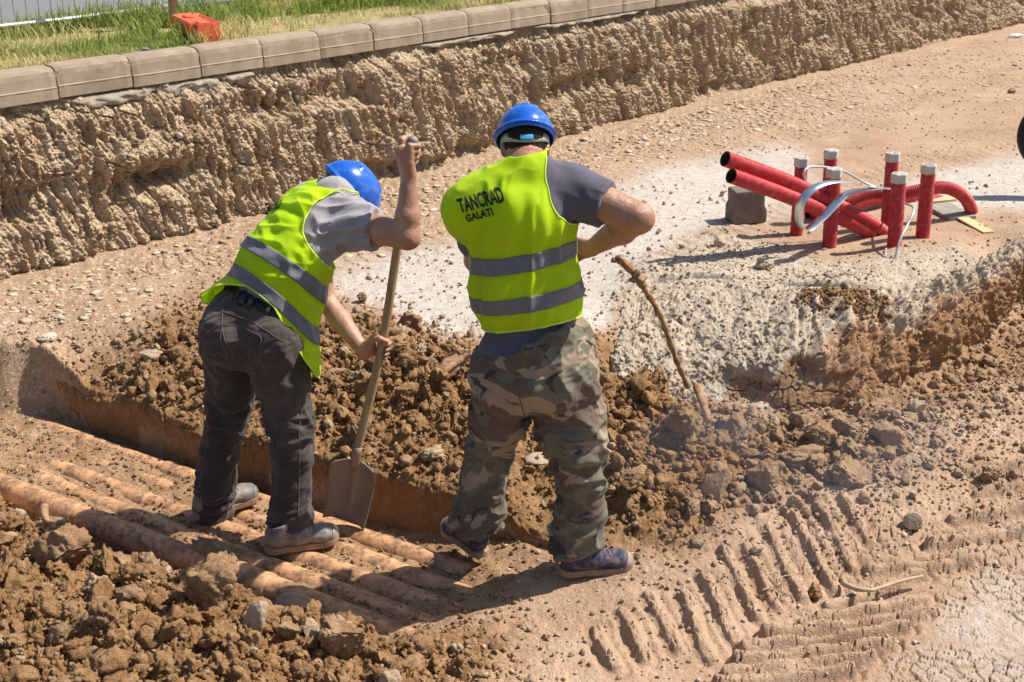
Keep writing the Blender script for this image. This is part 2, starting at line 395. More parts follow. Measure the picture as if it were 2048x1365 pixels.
BASE = [(1222,700,.14),(1238,775,.10),(1300,812,.0),(1400,822,-.02),(1500,828,-.03),(1570,838,-.03),(1640,832,-.03),(1710,802,-.03),(1800,764,-.03),(1870,724,-.03),(1960,662,-.03),(2055,600,-.03),(2400,420,-.03)]
def _dense(L, n):
    P = np.array([pz(*p)[:] for p in L]); P = np.array([v[:] for v in smooth_path([Vector(p) for p in P], 8)])
    a = np.concatenate([[0], np.cumsum(np.linalg.norm(np.diff(P[:, :2], axis=0), axis=1))]); u = np.linspace(0, a[-1], n)
    return np.stack([np.interp(u, a, P[:, i]) for i in range(3)], -1)
CR_ = _dense(CROWN, 90)
_rc = pz(1690, 595, .36)
def crown_out(x, y):
    """distance outside the crown line of the pad (towards the camera / pit), 0 elsewhere"""
    out = np.zeros(x.shape, np.float32); m = (x > .3) & (x < 6) & (y > 4.5) & (y < 9.5)
    if not m.any(): return out
    px, py = x[m], y[m]; best = np.full(px.shape, 9.0); side = np.zeros(px.shape)
    for a, b in zip(CR_[:-1, :2], CR_[1:, :2]):
        d = b - a; L2 = d @ d; t = np.clip(((px - a[0]) * d[0] + (py - a[1]) * d[1]) / L2, 0, 1)
        q = np.hypot(px - a[0] - t * d[0], py - a[1] - t * d[1]); s_ = d[0] * (py - a[1]) - d[1] * (px - a[0])
        k = q < best; best = np.where(k, q, best); side = np.where(k, s_, side)
    # only in front of the line and right of its left end
    o = np.where((side < 0) & (px > CR_[0, 0] - .02 - .15 * (py - CR_[0, 1])), best, 0)
    out[m] = o; return out
def ground_height(x, y, want_cols=False):
    f = base_fields(x, y)
    z0, rough, fresh, grey, white, peb = [f[..., i] for i in range(6)]
    s, q = to_sq(x, y)
    # trench
    qb = q_back(s) + 0.02 * fb2(s * 5, s * 0 + 3, 3, 5)
    inside = sst(0, 0.03, q - qb) * sst(-2.62, -2.36, s + 1.1 * (q + .15) + .05 * fb2(s * 6, q * 6, 2, 22)) * (1 - sst(.30, .62, s + 0.35 * q))
    front = 1 - sst(0.56, 0.80, q + 0.05 * fb2(s * 4, q * 4, 3, 8))
    fill = -0.072 + 0.022 * fb2(s * 6, q * 10, 4, 21) + 0.030 * np.exp(-((q - .19) / .22) ** 2) * fb2(s * 2.2 + 4, q * 3, 2, 2) + .05 * sst(-.15, .45, s) + 0.03 * sst(-1.9, -2.5, s)
    behind = sst(0, -.06, q + 0.03)
    fill = fill - 0.05 * sst(.03, -.06, q) * sst(.2, -.4, s) - 0.09 * sst(.50, .58, q) * sst(-.2, -.9, s)
    tr = inside * front
    z = z0 * (1 - tr) + fill * tr
    # the pad ends at its crown; the bluff below it is its own surface
    sd = crown_out(x, y)
    t_ = sst(.03, .15, sd); z = z * (1 - t_) + np.minimum(z, .02) * t_
    rough = rough * (1 - tr * .85)
    fresh = np.maximum(fresh * (1 - tr), tr * .55)
    near = sst(16, 9, y)
    # relief
    big = chunk(x, y, 4.2, 11, .8) * .050 + chunk(x, y, 8.5, 12, .8) * .026
    mid = chunk(x, y, 19, 13, .7) * .009 + chunk(x, y, 44, 14, .5) * .006
    fine = fb2(x * 70, y * 70, 3, 15) * .0035
    rr = rough ** 1.3
    crumb = (np.abs(fb2(x * 16, y * 16, 3, 401)) * .030 + np.abs(fb2(x * 38, y * 38, 3, 402)) * .014) * rr
    z = z + crumb
    z = z + rr * big + (rr * .9 + .10) * mid * np.clip(rough * 3 + .12, 0, 1) + fine * (0.35 + rough) * near
    z = z + 0.012 * fb2(x * 1.5, y * 1.5, 4, 30) * (1 - tr)
    z = z + .035 * np.exp(-((x - _rc.x) / .20) ** 2 - ((y - _rc.y) / .14) ** 2)
    z = z + grey * (fb2(x * 4.5, y * 4.5, 3, 40) * .020 + fb2(x * 9, y * 9, 4, 41) * .014 + np.clip(.42 - wor2(x * 32, y * 32, 42)[0], 0, 1) * .020 + np.clip(.42 - wor2(x * 60, y * 60, 43)[0], 0, 1) * .012)
    # flutes washed into the steep side of the pad
    lug = lug_field(x, y)
    z = z + lug
    # far floor: old pale tread prints
    tread = sst(.45, .9, peb) * (np.clip(.40 - wor2(x * 11 + .4 * y, y * 7, 44)[0], 0, 1) * .030)
    wn_ = GN[0] * x + GN[1] * y; ws_ = GE[0] * x + GE[1] * y
    lane = np.maximum(sst(.22, .12, np.abs(wn_ + 6.25 + .05 * fb2(ws_, ws_ * 0, 2, 3))), np.maximum(sst(.26, .14, np.abs(wn_ + 5.45 - .02 * ws_)), sst(.24, .14, np.abs(wn_ + 4.5 - .06 * ws_)))) * sst(6.0, 7.0, y) * (1 - white) * (1 - rough)
    pr_ = np.sin(ws_ * 6.283 / .115 + 5 * np.abs(np.sin(wn_ * 9)) + 1.5 * fb2(x * 3, y * 3, 2, 46))
    z = z + lane * (sst(-.1, .5, pr_) * .011 - .012)
    z = z + tread
    # dried mud cracks at the lower right and on the floor
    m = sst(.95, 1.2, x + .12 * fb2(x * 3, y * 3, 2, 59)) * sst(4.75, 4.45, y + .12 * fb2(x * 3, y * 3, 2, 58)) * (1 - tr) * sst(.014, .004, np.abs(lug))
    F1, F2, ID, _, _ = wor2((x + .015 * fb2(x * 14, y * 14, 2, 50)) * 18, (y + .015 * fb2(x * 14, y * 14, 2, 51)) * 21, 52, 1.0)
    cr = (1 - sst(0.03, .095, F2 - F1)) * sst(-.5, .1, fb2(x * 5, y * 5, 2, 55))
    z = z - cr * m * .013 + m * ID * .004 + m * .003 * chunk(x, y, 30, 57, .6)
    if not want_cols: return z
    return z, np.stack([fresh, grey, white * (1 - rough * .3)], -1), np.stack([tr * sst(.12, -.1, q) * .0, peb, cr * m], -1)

ys = []
y = 1.2
while y < 60:
    ys.append(y); y += y * (0.02 if y < 2.9 else 0.0021 if y < 8.6 else 0.0035 if y < 20 else 0.03)
ts = np.concatenate([np.linspace(-1.5, -.53, 60)[:-1], np.linspace(-.53, .53, 1420), np.linspace(.53, 1.5, 60)[1:]])
Yg, Tg = np.meshgrid(np.array(ys), ts, indexing='ij')
Xg = Yg * Tg
Zg, C1, C2 = ground_height(Xg, Yg, True)
pass #        # wall: normal to the camera side, direction along it
wall_n = GN[0] * Xg + GN[1] * Yg
Vg = np.stack([Xg, Yg, Zg], -1).reshape(-1, 3)
Fg = quads(len(ys), len(ts))[:, ::-1]
keep = (wall_n.reshape(-1)[Fg].max(1) > -7.3)
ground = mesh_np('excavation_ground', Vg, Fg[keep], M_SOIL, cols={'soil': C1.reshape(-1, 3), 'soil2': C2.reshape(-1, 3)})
tag(ground, kind='structure')
def gz(x, y):
    return float(ground_height(np.array([[x]], dtype=float), np.array([[y]], dtype=float))[0, 0])
def gza(x, y):
    return ground_height(np.asarray(x, float)[None], np.asarray(y, float)[None])[0]

# ---------------------------------------------------------------- cut face of the bank under the kerb
def wp(s, n, z): return (GE[0] * s + GN[0] * n, GE[1] * s + GN[1] * n, z)
KN = -6.955                                           # front face of the kerb
sl_ = [-3.5]
while sl_[-1] < 32:
    s = sl_[-1]; d = math.hypot(*wp(s, -6.8, 0)[:2]); sl_.append(s + (max(d, 6.5) / 7.0) * 0.0052 if s < 19 else s + .05)
Sg, Hg = np.meshgrid(np.array(sl_), np.linspace(0, 1, 235), indexing='ij')
topz = 1.19; botz = 0.24
Zw = botz + (topz - botz) * Hg
slope = np.interp(Sg, [-4, -1, 3, 6, 12, 14, 22, 30], [.30, .30, .26, .27, .22, .30, .5, .7])
base_n = KN - 0.06 + slope * (1 - Hg) ** 1.25
wsx = Sg + .05 * fb2(Sg * 2.2, Zw * 2.2, 3, 61) + .010 * fb2(Sg * 22, Zw * 22, 2, 161)
fl = (1 - np.abs(fb2(wsx * 7.5, Zw * 1.2, 3, 62)) * 2) * .45 + np.minimum(np.abs(fb2(wsx * 6.5, Zw * 1.4, 3, 162)) * 3.2, 1) * .75
fl2 = np.minimum(np.abs(fb2(wsx * 19, Zw * 2.4, 3, 263)) * 3.5, 1) * .8 + .3 - .5 * np.abs(fb2(wsx * 22, Zw * 2.0 + .4 * fb2(Sg * 9, Zw * 9, 2, 4), 2, 63)) * 2
env = sst(0, .12, Hg) * (0.55 + .45 * sst(1, .75, Hg))
lump = chunk(Sg + 5, Zw * .8, 7, 64) * .055 + chunk(Sg, Zw * .75, 17, 65) * .030
peb_ = np.clip(.40 - wor2(Sg * 24, Zw * 24, 67)[0], 0, 1) * .055 * (vn2(Sg * 3, Zw * 3, 68) > -.25) + np.clip(.40 - wor2(Sg * 48, Zw * 48, 69)[0], 0, 1) * .045
alc = fb2(Sg * 1.1 + 3, Zw * 2.0, 3, 70)
zone = sst(1.8, -.2, Sg + 1.2 * fb2(Sg, Zw, 2, 71))                # left part lumpy, right part fluted
disp = fl * .080 * (1.15 - zone * .45) + fl2 * .042 * (1 - zone * .35) + (1 - np.abs(fb2(wsx * 62, Zw * 4 + fb2(Sg * 20, Zw * 20, 2, 6), 2, 163)) * 2) * .018 + lump * (0.35 + zone * .75) + peb_ * (.55) + alc * .05
disp -= .08 * np.clip(fb2(Sg * 1.5, Zw * 3.2, 3, 72) - .12, 0, 1) * 3 * env
disp += chunk(Sg, Zw * .8, 38, 66, .9) * .013 + chunk(Sg, Zw * .8, 75, 96, .8) * .008
disp += .008 * fb2(Sg * 55, Zw * 40, 3, 73, .65) + .012 * np.abs(fb2(Sg * 30, Zw * 22, 3, 173))
F1, F2, ID, _, _ = wor2((Sg + .03 * fb2(Sg * 8, Zw * 8, 2, 74)) * 5.2, (Zw + .03 * fb2(Sg * 8, Zw * 8, 2, 75)) * 3.4, 76, 1.0)
crk = (1 - sst(0.012, .05, F2 - F1)) * (vn2(Sg * 1.3, Zw * 2, 79) > -.1)
disp -= crk * .035
cavs = pd(455, 385, 7.35); cs = GE[0] * cavs.x + GE[1] * cavs.y
disp -= .16 * np.exp(-((Sg - cs) / .22) ** 2 - ((Zw - cavs.z) / .07) ** 2)
disp += .10 * np.exp(-((Sg - cs + .15) / .35) ** 2 - ((Zw - cavs.z - .17) / .08) ** 2)
disp *= (0.25 + .75 * env)
# undercut just below the kerb
disp -= .07 * sst(.86, .97, Hg)
Nw = base_n + disp + .05 * (1 - Hg) ** 4
Xw = GE[0] * Sg + GN[0] * Nw; Yw = GE[1] * Sg + GN[1] * Nw
tone = np.clip(.12 + .25 * fb2(Sg * .8, Zw * 2.5, 3, 81) + .25 * sst(1.5, 6, Sg), 0, 1)
greyw = np.clip(sst(.75, 1.0, Hg + .12 * fb2(Sg * 3, Zw * 3, 3, 82)) * .42 + .2, 0, 1)
wall = mesh_np('bank_face', np.stack([Xw, Yw, Zw], -1).reshape(-1, 3), quads(len(sl_), 235), M_BANK,
               cols={'soil': np.stack([tone, greyw, 0 * tone], -1).reshape(-1, 3), 'soil2': np.stack([0 * tone, 0 * tone + .15, 0 * tone], -1).reshape(-1, 3)})
tag(wall, kind='structure')

# ---------------------------------------------------------------- bluff of the pad: gravelly front, fluted clay side
NP_, NH_ = 1000, 150
Ti = _dense(CROWN, NP_); Bi = _dense(BASE, NP_)
# pair points by photo column so the loft does not shear
def colx(P): return P[:, 0] / (P[:, 1] * _c + (CAMH - P[:, 2]) * _s)
tt = colx(Ti); tb = colx(Bi); Bi = np.stack([np.interp(tt, tb, Bi[:, i]) for i in range(3)], -1)
for _ in range(30): Bi[1:-1] = (Bi[:-2] + Bi[1:-1] * 2 + Bi[2:]) / 4; Ti[1:-1] = (Ti[:-2] + Ti[1:-1] * 2 + Ti[2:]) / 4
ar = np.concatenate([[0], np.cumsum(np.linalg.norm(np.diff(Ti[:, :2], axis=0), axis=1))])
SA, HA = np.meshgrid(ar, np.linspace(0, 1, NH_), indexing='ij')
sq_ = sst(1.2, 2.2, SA)                      # the right side stands straighter
an_ = HA * math.pi / 2; hz = (1 - np.cos(an_)) ** (.85 + .5 * sq_); vz = np.sin(an_) ** (1.0 + .0 * sq_)
Pf = Bi[:, None] * 1.0 + (Ti - Bi)[:, None] * np.stack([hz, hz, vz], -1)
tg = np.gradient(Bi, axis=0); nn_ = np.stack([tg[:, 1], -tg[:, 0]], -1); nn_ /= np.linalg.norm(nn_, axis=1)[:, None]
for _ in range(60): nn_[1:-1] = (nn_[:-2] + nn_[1:-1] * 2 + nn_[2:]) / 4
nn_ /= np.linalg.norm(nn_, axis=1)[:, None]
right = sst(.95, 1.5, SA)
ZA = HA * (.95 - .45 * right)
wv2 = SA + .03 * fb2(SA * 3, ZA * 6, 3, 201) + .008 * fb2(SA * 25, ZA * 25, 2, 211)
right = sst(.95, 1.5, SA)
flt = (1 - np.abs(fb2(wv2 * 9, ZA * 2.2, 3, 202)) * 2) * .045 + (1 - np.abs(fb2(wv2 * 26, ZA * 5, 2, 203)) * 2) * .022 + (1 - np.abs(fb2(wv2 * 60, ZA * 9, 2, 213)) * 2) * .008
flt = flt * right * sst(1.0, .6, HA)
_gj = .02 * fb2(SA * 22, ZA * 22, 2, 221)
_g1 = wor2((SA + _gj) * 27, (ZA - _gj) * 31, 214, 1.0); _g2 = wor2((SA - _gj) * 55, (ZA + _gj) * 50, 215, 1.0)
grv = np.clip(.44 - _g1[0], 0, 1) * .026 * (_g1[2] > .62) + np.clip(.42 - _g2[0], 0, 1) * .018 * (_g2[2] > .4) + .004 * fb2(SA * 26, ZA * 26, 3, 222)
lf = (1 - .55 * right) * .6
lmp = chunk(SA, ZA, 5, 204, .9) * (.018 + .022 * right) + chunk(SA, ZA, 15, 216, .6) * .020 * right + np.abs(fb2(SA * 8, ZA * 8, 4, 219)) * .034 * lf + chunk(SA, ZA, 36, 205, .5) * .008 + fb2(SA * 3, ZA * 3, 3, 217) * .05
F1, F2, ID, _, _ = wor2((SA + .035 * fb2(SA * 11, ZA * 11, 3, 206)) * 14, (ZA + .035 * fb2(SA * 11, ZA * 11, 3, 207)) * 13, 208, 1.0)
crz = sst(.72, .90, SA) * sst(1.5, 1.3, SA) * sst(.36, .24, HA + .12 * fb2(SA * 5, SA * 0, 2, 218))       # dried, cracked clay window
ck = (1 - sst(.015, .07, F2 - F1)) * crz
dsp = (flt + lmp + grv) * (1 - .75 * crz) - ck * .022 - .035 * crz + .003 * fb2(SA * 60, ZA * 60, 2, 209)
dsp = dsp * (.25 + .75 * sst(1.0, .8, HA))
cn = np.cos(an_); Pf[..., 0] += nn_[:, None, 0] * dsp * cn; Pf[..., 1] += nn_[:, None, 1] * dsp * cn; Pf[..., 2] += dsp * np.sin(an_) + .004
brown = np.clip(crz + right * sst(.66, .34, HA + .22 * fb2(SA * 4, ZA * 8, 3, 210)), 0, 1)
under = sst(.10, .0, HA) * .0
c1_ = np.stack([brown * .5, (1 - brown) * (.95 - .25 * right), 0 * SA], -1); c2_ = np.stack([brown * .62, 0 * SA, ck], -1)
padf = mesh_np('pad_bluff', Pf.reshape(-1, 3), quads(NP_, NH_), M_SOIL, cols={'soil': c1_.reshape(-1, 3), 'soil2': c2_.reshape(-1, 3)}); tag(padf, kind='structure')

padbvh = BVHTree.FromPolygons([tuple(v.co) for v in padf.data.vertices], [tuple(p.vertices) for p in padf.data.polygons])
def gza(x, y):
    x = np.asarray(x, float); y = np.asarray(y, float); z = ground_height(x[None], y[None])[0]; co = crown_out(x[None], y[None])[0]
    for i in np.nonzero((co > 0) & (co < 1.3))[0]:
        h = padbvh.ray_cast(Vector((x[i], y[i], 2.0)), Vector((0, 0, -1)))
        if h[0] is not None: z[i] = max(z[i], h[0].z)
    return z
# ---------------------------------------------------------------- clay cut at the back of the pipe trench
ss = np.linspace(-2.46, .62, 900); hh = np.linspace(0, 1, 80)
Sg2, Hg2 = np.meshgrid(ss, hh, indexing='ij')
qbk = q_back(Sg2) + 0.02 * fb2(Sg2 * 5, Sg2 * 0 + 3, 3, 5)
qx = qbk + .012 + .035 * (1 - Hg2) ** 2 - .045 * sst(.9, 1, Hg2) + .018 * fb2(Sg2 * 4, Hg2 * 1.2, 4, 91) + .012 * chunk(Sg2, Hg2 * .25, 16, 92, .5) * sst(.5, .9, Hg2 + .2 * vn2(Sg2 * 4, Hg2, 3)) + .004 * fb2(Sg2 * 40, Hg2 * 10, 3, 93)
Xc = PP0[0] + Sg2 * PD[0] + qx * PQ[0]; Yc = PP0[1] + Sg2 * PD[1] + qx * PQ[1]
qt = qbk[:, -1] - .05
bx_, by_ = PP0[0] + ss * PD[0] + qt * PQ[0], PP0[1] + ss * PD[1] + qt * PQ[1]
tz = gza(bx_, by_)
Zc = -.2 + (tz[:, None] + .2 - .01 - .06 * sst(-2.3, -2.46, ss)[:, None]) * Hg2
cc = np.zeros(Sg2.shape + (3,)); cc[..., 0] = 1
c2 = np.zeros(Sg2.shape + (3,)); c2[..., 0] = sst(1.0, .72, Hg2)
cut = mesh_np('trench_cut', np.stack([Xc, Yc, Zc], -1).reshape(-1, 3), quads(900, 80)[:, ::-1], M_SOIL, cols={'soil': cc.reshape(-1, 3), 'soil2': c2.reshape(-1, 3)})
tag(cut, kind='structure')

# ================================================================ STREET LEVEL
ROADZ = 1.37
def strip_z(x, y): return ROADZ + .02 * fb2(x * 1.2, y * 1.2, 3, 101)
sg = np.linspace(-8, 40, 260); ng = np.concatenate([np.linspace(KN - .14, KN - 2.2, 50), np.linspace(KN - 2.3, KN - 30, 30)])
SS, NN = np.meshgrid(sg, ng, indexing='ij')
X = GE[0] * SS + GN[0] * NN; Y = GE[1] * SS + GN[1] * NN
Z = np.where(NN > KN - 2.2, strip_z(X, Y) + .02 * fb2(X * 8, Y * 8, 3, 102), ROADZ - .05)
mt = NT('verge earth', .95, .1)
mt.col(mt.ramp(mt.noise(8, 6, .7), [(.3, (.20, .16, .07)), (.5, (.33, .26, .12)), (.7, (.45, .36, .2))])); mt.bump(mt.noise(60, 5, .7), .8, .01)
verge = mesh_np('verge_ground', np.stack([X, Y, Z], -1).reshape(-1, 3), quads(260, 80)[:, ::-1], mt.m); tag(verge, kind='structure')

# ================================================================ CLODS, STONES, CRUMBS
rng = np.random.default_rng(7)
def ico(sub):
    bm = bmesh.new(); bmesh.ops.create_icosphere(bm, subdivisions=sub, radius=1)
    V = np.array([v.co[:] for v in bm.verts]); F = np.array([[v.index for v in f.verts] for f in bm.faces]); bm.free(); return V, F
ICO = {k: ico(k) for k in (1, 2, 3, 4, 5)}
def ridge3(P, seed): return 1 - np.abs(vn3(P[:, 0], P[:, 1], P[:, 2], seed)) * 2
def clod_shape(sub, seed, facets=7, rough=.10, squash=(1, .8, .65), freq=1.6, crumb=0):
    r = np.random.default_rng(seed); V, F = ICO[sub]; P = V.copy()
    for _ in range(facets):
        n = r.normal(size=3); n /= np.linalg.norm(n); d = r.uniform(.42, .85)
        h = P @ n; P = P - np.outer(np.maximum(h - d, 0) * .93, n)
    P *= 1 + rough * 2.0 * fb3(V * freq + seed, 2, seed)[:, None]
    if crumb:
        P *= 1 + crumb * (np.abs(fb3(V * 2.6 + seed, 2, seed + 11)) * 1.5 + (np.abs(fb3(V * 6 + seed, 2, seed + 12)) * .8 if sub > 2 else 0))[:, None]
    if sub >= 4: P *= 1 + rough * .35 * fb3(V * freq * 8 + seed, 2, seed + 6, .8)[:, None] - rough * .5 * np.clip(ridge3(V * freq * 3 + seed, seed + 8) - .55, 0, 1)[:, None]
    if sub >= 3: P *= 1 + rough * .9 * fb3(V * freq * 4 + seed, 3, seed + 3, .7)[:, None]
    elif sub >= 2: P *= 1 + rough * .6 * fb3(V * freq * 3 + seed, 1, seed + 3)[:, None]
    P = P * np.array(squash); P /= np.abs(P).max()
    return P, F
def rot_m(r):
    q = r.normal(size=4); q /= np.linalg.norm(q); w, x, y, z = q
    return np.array([[1-2*(y*y+z*z), 2*(x*y-z*w), 2*(x*z+y*w)], [2*(x*y+z*w), 1-2*(x*x+z*z), 2*(y*z-x*w)], [2*(x*z-y*w), 2*(y*z+x*w), 1-2*(x*x+y*y)]])
def scatter(name, xy, size, sub, shapes, mat, colf, label, cat, sink=.25, flatten=None):
    z = gza(xy[:, 0], xy[:, 1]); Vs = []; Fs = []; Cs = []; off = 0
    for i in range(len(xy)):
        P, F = shapes[i % len(shapes)]
        M = rot_m(rng) * size[i]
        Q = P @ M.T
        if flatten is not None: Q[:, 2] *= flatten
        Q = Q + np.array([xy[i, 0], xy[i, 1], z[i] + size[i] * (.62 - sink) * (flatten or 1)])
        Vs.append(Q); Fs.append(F + off); off += len(Q); Cs.append(np.repeat(colf(i)[None], len(Q), 0))
    o = mesh_np(name, np.concatenate(Vs), np.concatenate(Fs), mat, cols={'soil': np.concatenate(Cs)}, smooth=(sub > 1))
    return tag(o, label, cat, None, 'stuff')
def sample(n, x0, x1, y0, y1, w):
    """random places in the view wedge, accepted with probability w(fields, x, y)"""
    out = []
    tot = 0
    while tot < n:
        m = 20000
        y = rng.uniform(y0, y1, m); x = rng.uniform(x0, x1, m)
        k = np.abs(x) < y * .50 + .1
        x = x[k]; y = y[k]
        f = base_fields(x[None], y[None])[0]
        s, q = to_sq(x, y)
        intr = (q > q_back(s) - .01) & (q < .72) & (s < .45) & (s > -3.0)
        p = w(f, x, y, intr)
        kk = rng.random(len(x)) < p
        out.append(np.stack([x[kk], y[kk]], -1)); tot += kk.sum()
    return np.concatenate(out)[:n]
def colf_for(xy):
    f = base_fields(xy[:, 0][None], xy[:, 1][None])[0]; r = rng.random((len(xy), 3))
    C = np.stack([np.clip(f[:, 2] * 1.1 + (r[:, 0] - .5) * .5, 0, 1), np.clip(f[:, 3] * .9 + (r[:, 1] > .93) * .2, 0, 1), np.clip((r[:, 2] > .965) * .35, 0, 1)], -1)
    return lambda i: C[i]
big_s = [clod_shape(4, 100 + i, 5 if i % 3 == 0 else 2, .16, (1, rng.uniform(.6, .95), rng.uniform(.5, .85)), crumb=.15 if i % 3 == 0 else .55) for i in range(12)]
mid_s = [clod_shape(3, 200 + i, 4 if i % 3 == 0 else 2, .18, (1, rng.uniform(.6, .95), rng.uniform(.5, .85)), crumb=.15 if i % 3 == 0 else .55) for i in range(14)]
sml_s = [clod_shape(2, 300 + i, 5, .18, (1, rng.uniform(.6, .95), rng.uniform(.5, .85))) for i in range(14)]
tin_s = [clod_shape(1, 400 + i, 2, .15, (1, rng.uniform(.6, .95), rng.uniform(.5, .85))) for i in range(10)]
pw = lambda n, a, b, k: a * ((b / a) ** (rng.random(n) ** k))
keep_off = [(0.24, 4.13, .19), (-.15, 4.28, .2)]        # under the standing feet
def off(x, y):
    co = crown_out(x, y); o = (co < .001) | (gza(x, y) - ground_height(x[None], y[None])[0] < .004)
    for a, b, r in keep_off: o &= (np.hypot(x - a, (y - b)) > r)
    return o
xy = sample(520, -2.6, 3.2, 3.0, 6.6, lambda f, x, y, t: np.clip(f[:, 1] - .45, 0, 1) ** 1.2 * 1.6 * ~t * off(x, y))
scatter('clods_of_earth', xy, pw(520, .034, .085, 1.9), 4, big_s, M_CLOD, colf_for(xy), 'large broken clods of brown earth heaped along the trench', 'clods of earth', .35)
xy = sample(4200, -2.6, 3.4, 3.0, 7.0, lambda f, x, y, t: np.clip(f[:, 1] - .25, 0, 1) ** 1.1 * 1.3 * ~t * off(x, y))
scatter('clods_of_earth', xy, pw(4200, .012, .036, 1.5), 3, mid_s, M_CLOD, colf_for(xy), 'fist sized clods of brown earth among the spoil', 'clods of earth', .25)
xy = sample(20000, -2.8, 3.6, 3.0, 7.4, lambda f, x, y, t: np.where(t, .30, np.clip(f[:, 1] - .10, 0.0, 1) ** 1.0 + .02 * (f[:, 0] > .02)))
scatter('crumbs_of_earth', xy, pw(20000, .004, .014, 1.3), 2, sml_s, M_CLOD, colf_for(xy), 'crumbs of brown earth strewn over the spoil and pipes', 'crumbs of earth', .2)
xy = sample(11000, -4, 8, 3.2, 15, lambda f, x, y, t: np.where((GN[0] * x + GN[1] * y < -6.5), 0, .06 + .6 * f[:, 3] + .3 * f[:, 5] + .4 * f[:, 1]) / (1 + (y / 7) ** 2))
def cf(xy):
    f = base_fields(xy[:, 0][None], xy[:, 1][None])[0]; fr = np.clip(f[:, 1] * 1.6, 0, 1)
    r = rng.random((len(xy), 3)); C = np.stack([np.maximum((r[:, 0] > .85) * .7, fr * .9), (r[:, 1] > .7) * .5 * (1 - fr), (r[:, 2] > .45 + .5 * fr) * (.8 - .3 * fr)], -1); return lambda i: C[i]
scatter('gravel', xy, pw(11000, .003, .012, 1.8) * (1 + .03 * xy[:, 1]), 1, tin_s, M_CLOD, cf(xy), 'small pebbles and grit lying loose on the dug ground', 'gravel', .15, .8)
# flat pale stones trodden into the far floor
xy = sample(1700, -4, 9, 6.0, 18, lambda f, x, y, t: np.where((GN[0] * x + GN[1] * y < -6.45), 0, np.clip(f[:, 5] - .25, 0, 1)))
def cf2(xy):
    r = rng.random((len(xy), 3)); C = np.stack([r[:, 0] * .1, (r[:, 1] > .8) * .3, .35 + r[:, 2] * .5], -1); return lambda i: C[i]
scatter('flat_stones', xy, pw(1700, .015, .045, 1.4), 2, sml_s, M_CLOD, cf2(xy), 'flat pale lumps pressed into the floor by wheels', 'stones', .45, .30)
# dark crumbs on the cement dust
xy = sample(650, -1.5, 5, 5.2, 9, lambda f, x, y, t: np.clip(f[:, 4] - .3, 0, 1))
scatter('crumbs_of_earth', xy, pw(650, .004, .026, 2.6), 2, sml_s, M_CLOD, lambda i: np.array([.8, .3, 0]), 'dark crumbs of earth scattered on the white cement dust', 'crumbs of earth', .3)

# pieces big enough to point at: photo px, py of the middle, height of the ground there, half size, stretch, tilt, tone, seed, label
def one_clod(name, px, py, z, size, sq, rot, tone, seed, label, cat, facets=8, rough=.12, sink=.3, sub=5):
    crb = 0 if rough < .07 or cat == 'stone' else .20
    p = pz(px, py, z); g = gz(p.x, p.y)
    P, F = clod_shape(sub, seed, min(facets, 5) if crb else facets, rough, sq, 1.6, crb)
    R = np.array(Matrix.Rotation(rot[2], 3, 'Z') @ Matrix.Rotation(rot[1], 3, 'Y') @ Matrix.Rotation(rot[0], 3, 'X'))
    Q = (P * size) @ R.T
    Q += np.array([p.x, p.y, g - Q[:, 2].min() - sink * size * .6])
    o = mesh_np(name, Q, F, M_CLOD, cols={'soil': np.repeat(np.array([tone]), len(Q), 0)})
    return tag(o, label, cat)
B = (.75, 0, 0)
one_clod('earth_clod', 1428, 1005, .06, .125, (.5, .35, 1), (.15, .25, .3), (.35, 0, .15), 11, 'tall upright slab of clay with a smooth pale face beside the tyre marks', 'clod of earth', 6, .06, .35)
one_clod('earth_clod', 1265, 990, .12, .085, (1, .7, .6), (.1, -.2, .5), B, 12, 'angular brown block right of the camouflage trousers at knee height', 'clod of earth', 6, .08)
one_clod('earth_clod', 1365, 890, .17, .10, (.8, .7, .9), (.2, .1, 1), B, 13, 'large rounded brown lump at the foot of the bent root', 'clod of earth')
one_clod('earth_clod', 1700, 965, .04, .12, (1, .8, .62), (.1, .25, .2), (.85, .1, 0), 14, 'big wedge of earth at the right end of the row of clods', 'clod of earth')
one_clod('earth_clod', 1530, 965, .07, .10, (1, .8, .8), (.2, .1, 2), (.85, .1, 0), 15, 'rough lump just right of the tall clay slab', 'clod of earth')
one_clod('earth_clod', 1600, 915, .08, .13, (1, .6, .42), (.05, .0, .1), (.85, .05, .1), 16, 'wide flat topped clod lying behind the row of clods', 'clod of earth')
one_clod('earth_clod', 1640, 880, .08, .11, (1, .7, .7), (.3, .3, .6), (.85, .1, 0), 17, 'brown clod leaning below the cracked clay face', 'clod of earth')
one_clod('earth_clod', 1825, 1055, -.02, .040, (1, .9, .95), (0, 0, 0), (.2, .35, .2), 18, 'small round stone lying alone right of the tyre marks', 'stone', 3, .05)
one_clod('earth_clod', 1628, 1185, -.03, .045, (1, .9, .85), (0, 0, 1), (.95, 0, 0), 19, 'dark brown crumbly ball sitting in the tyre tread marks', 'clod of earth', 4, .16, .2)
one_clod('earth_clod', 1975, 968, -.02, .055, (1, .7, .7), (0, .2, .4), (.7, 0, .1), 20, 'brown clod near the right edge above the tyre marks', 'clod of earth', 6, .16, .2)
one_clod('earth_clod', 1590, 1020, .03, .045, (1, .8, .8), (0, .2, .4), (.5, .1, .1), 38, 'lump of earth at the upper end of the tyre lugs', 'clod of earth', 6, .12, .2)
one_clod('earth_clod', 1078, 940, .1, .062, (1, .85, .28), (.1, 0, .2), (.35, .4, .3), 21, 'round flat stone seen between the legs of the camouflage trousers', 'stone', 2, .04, .2)
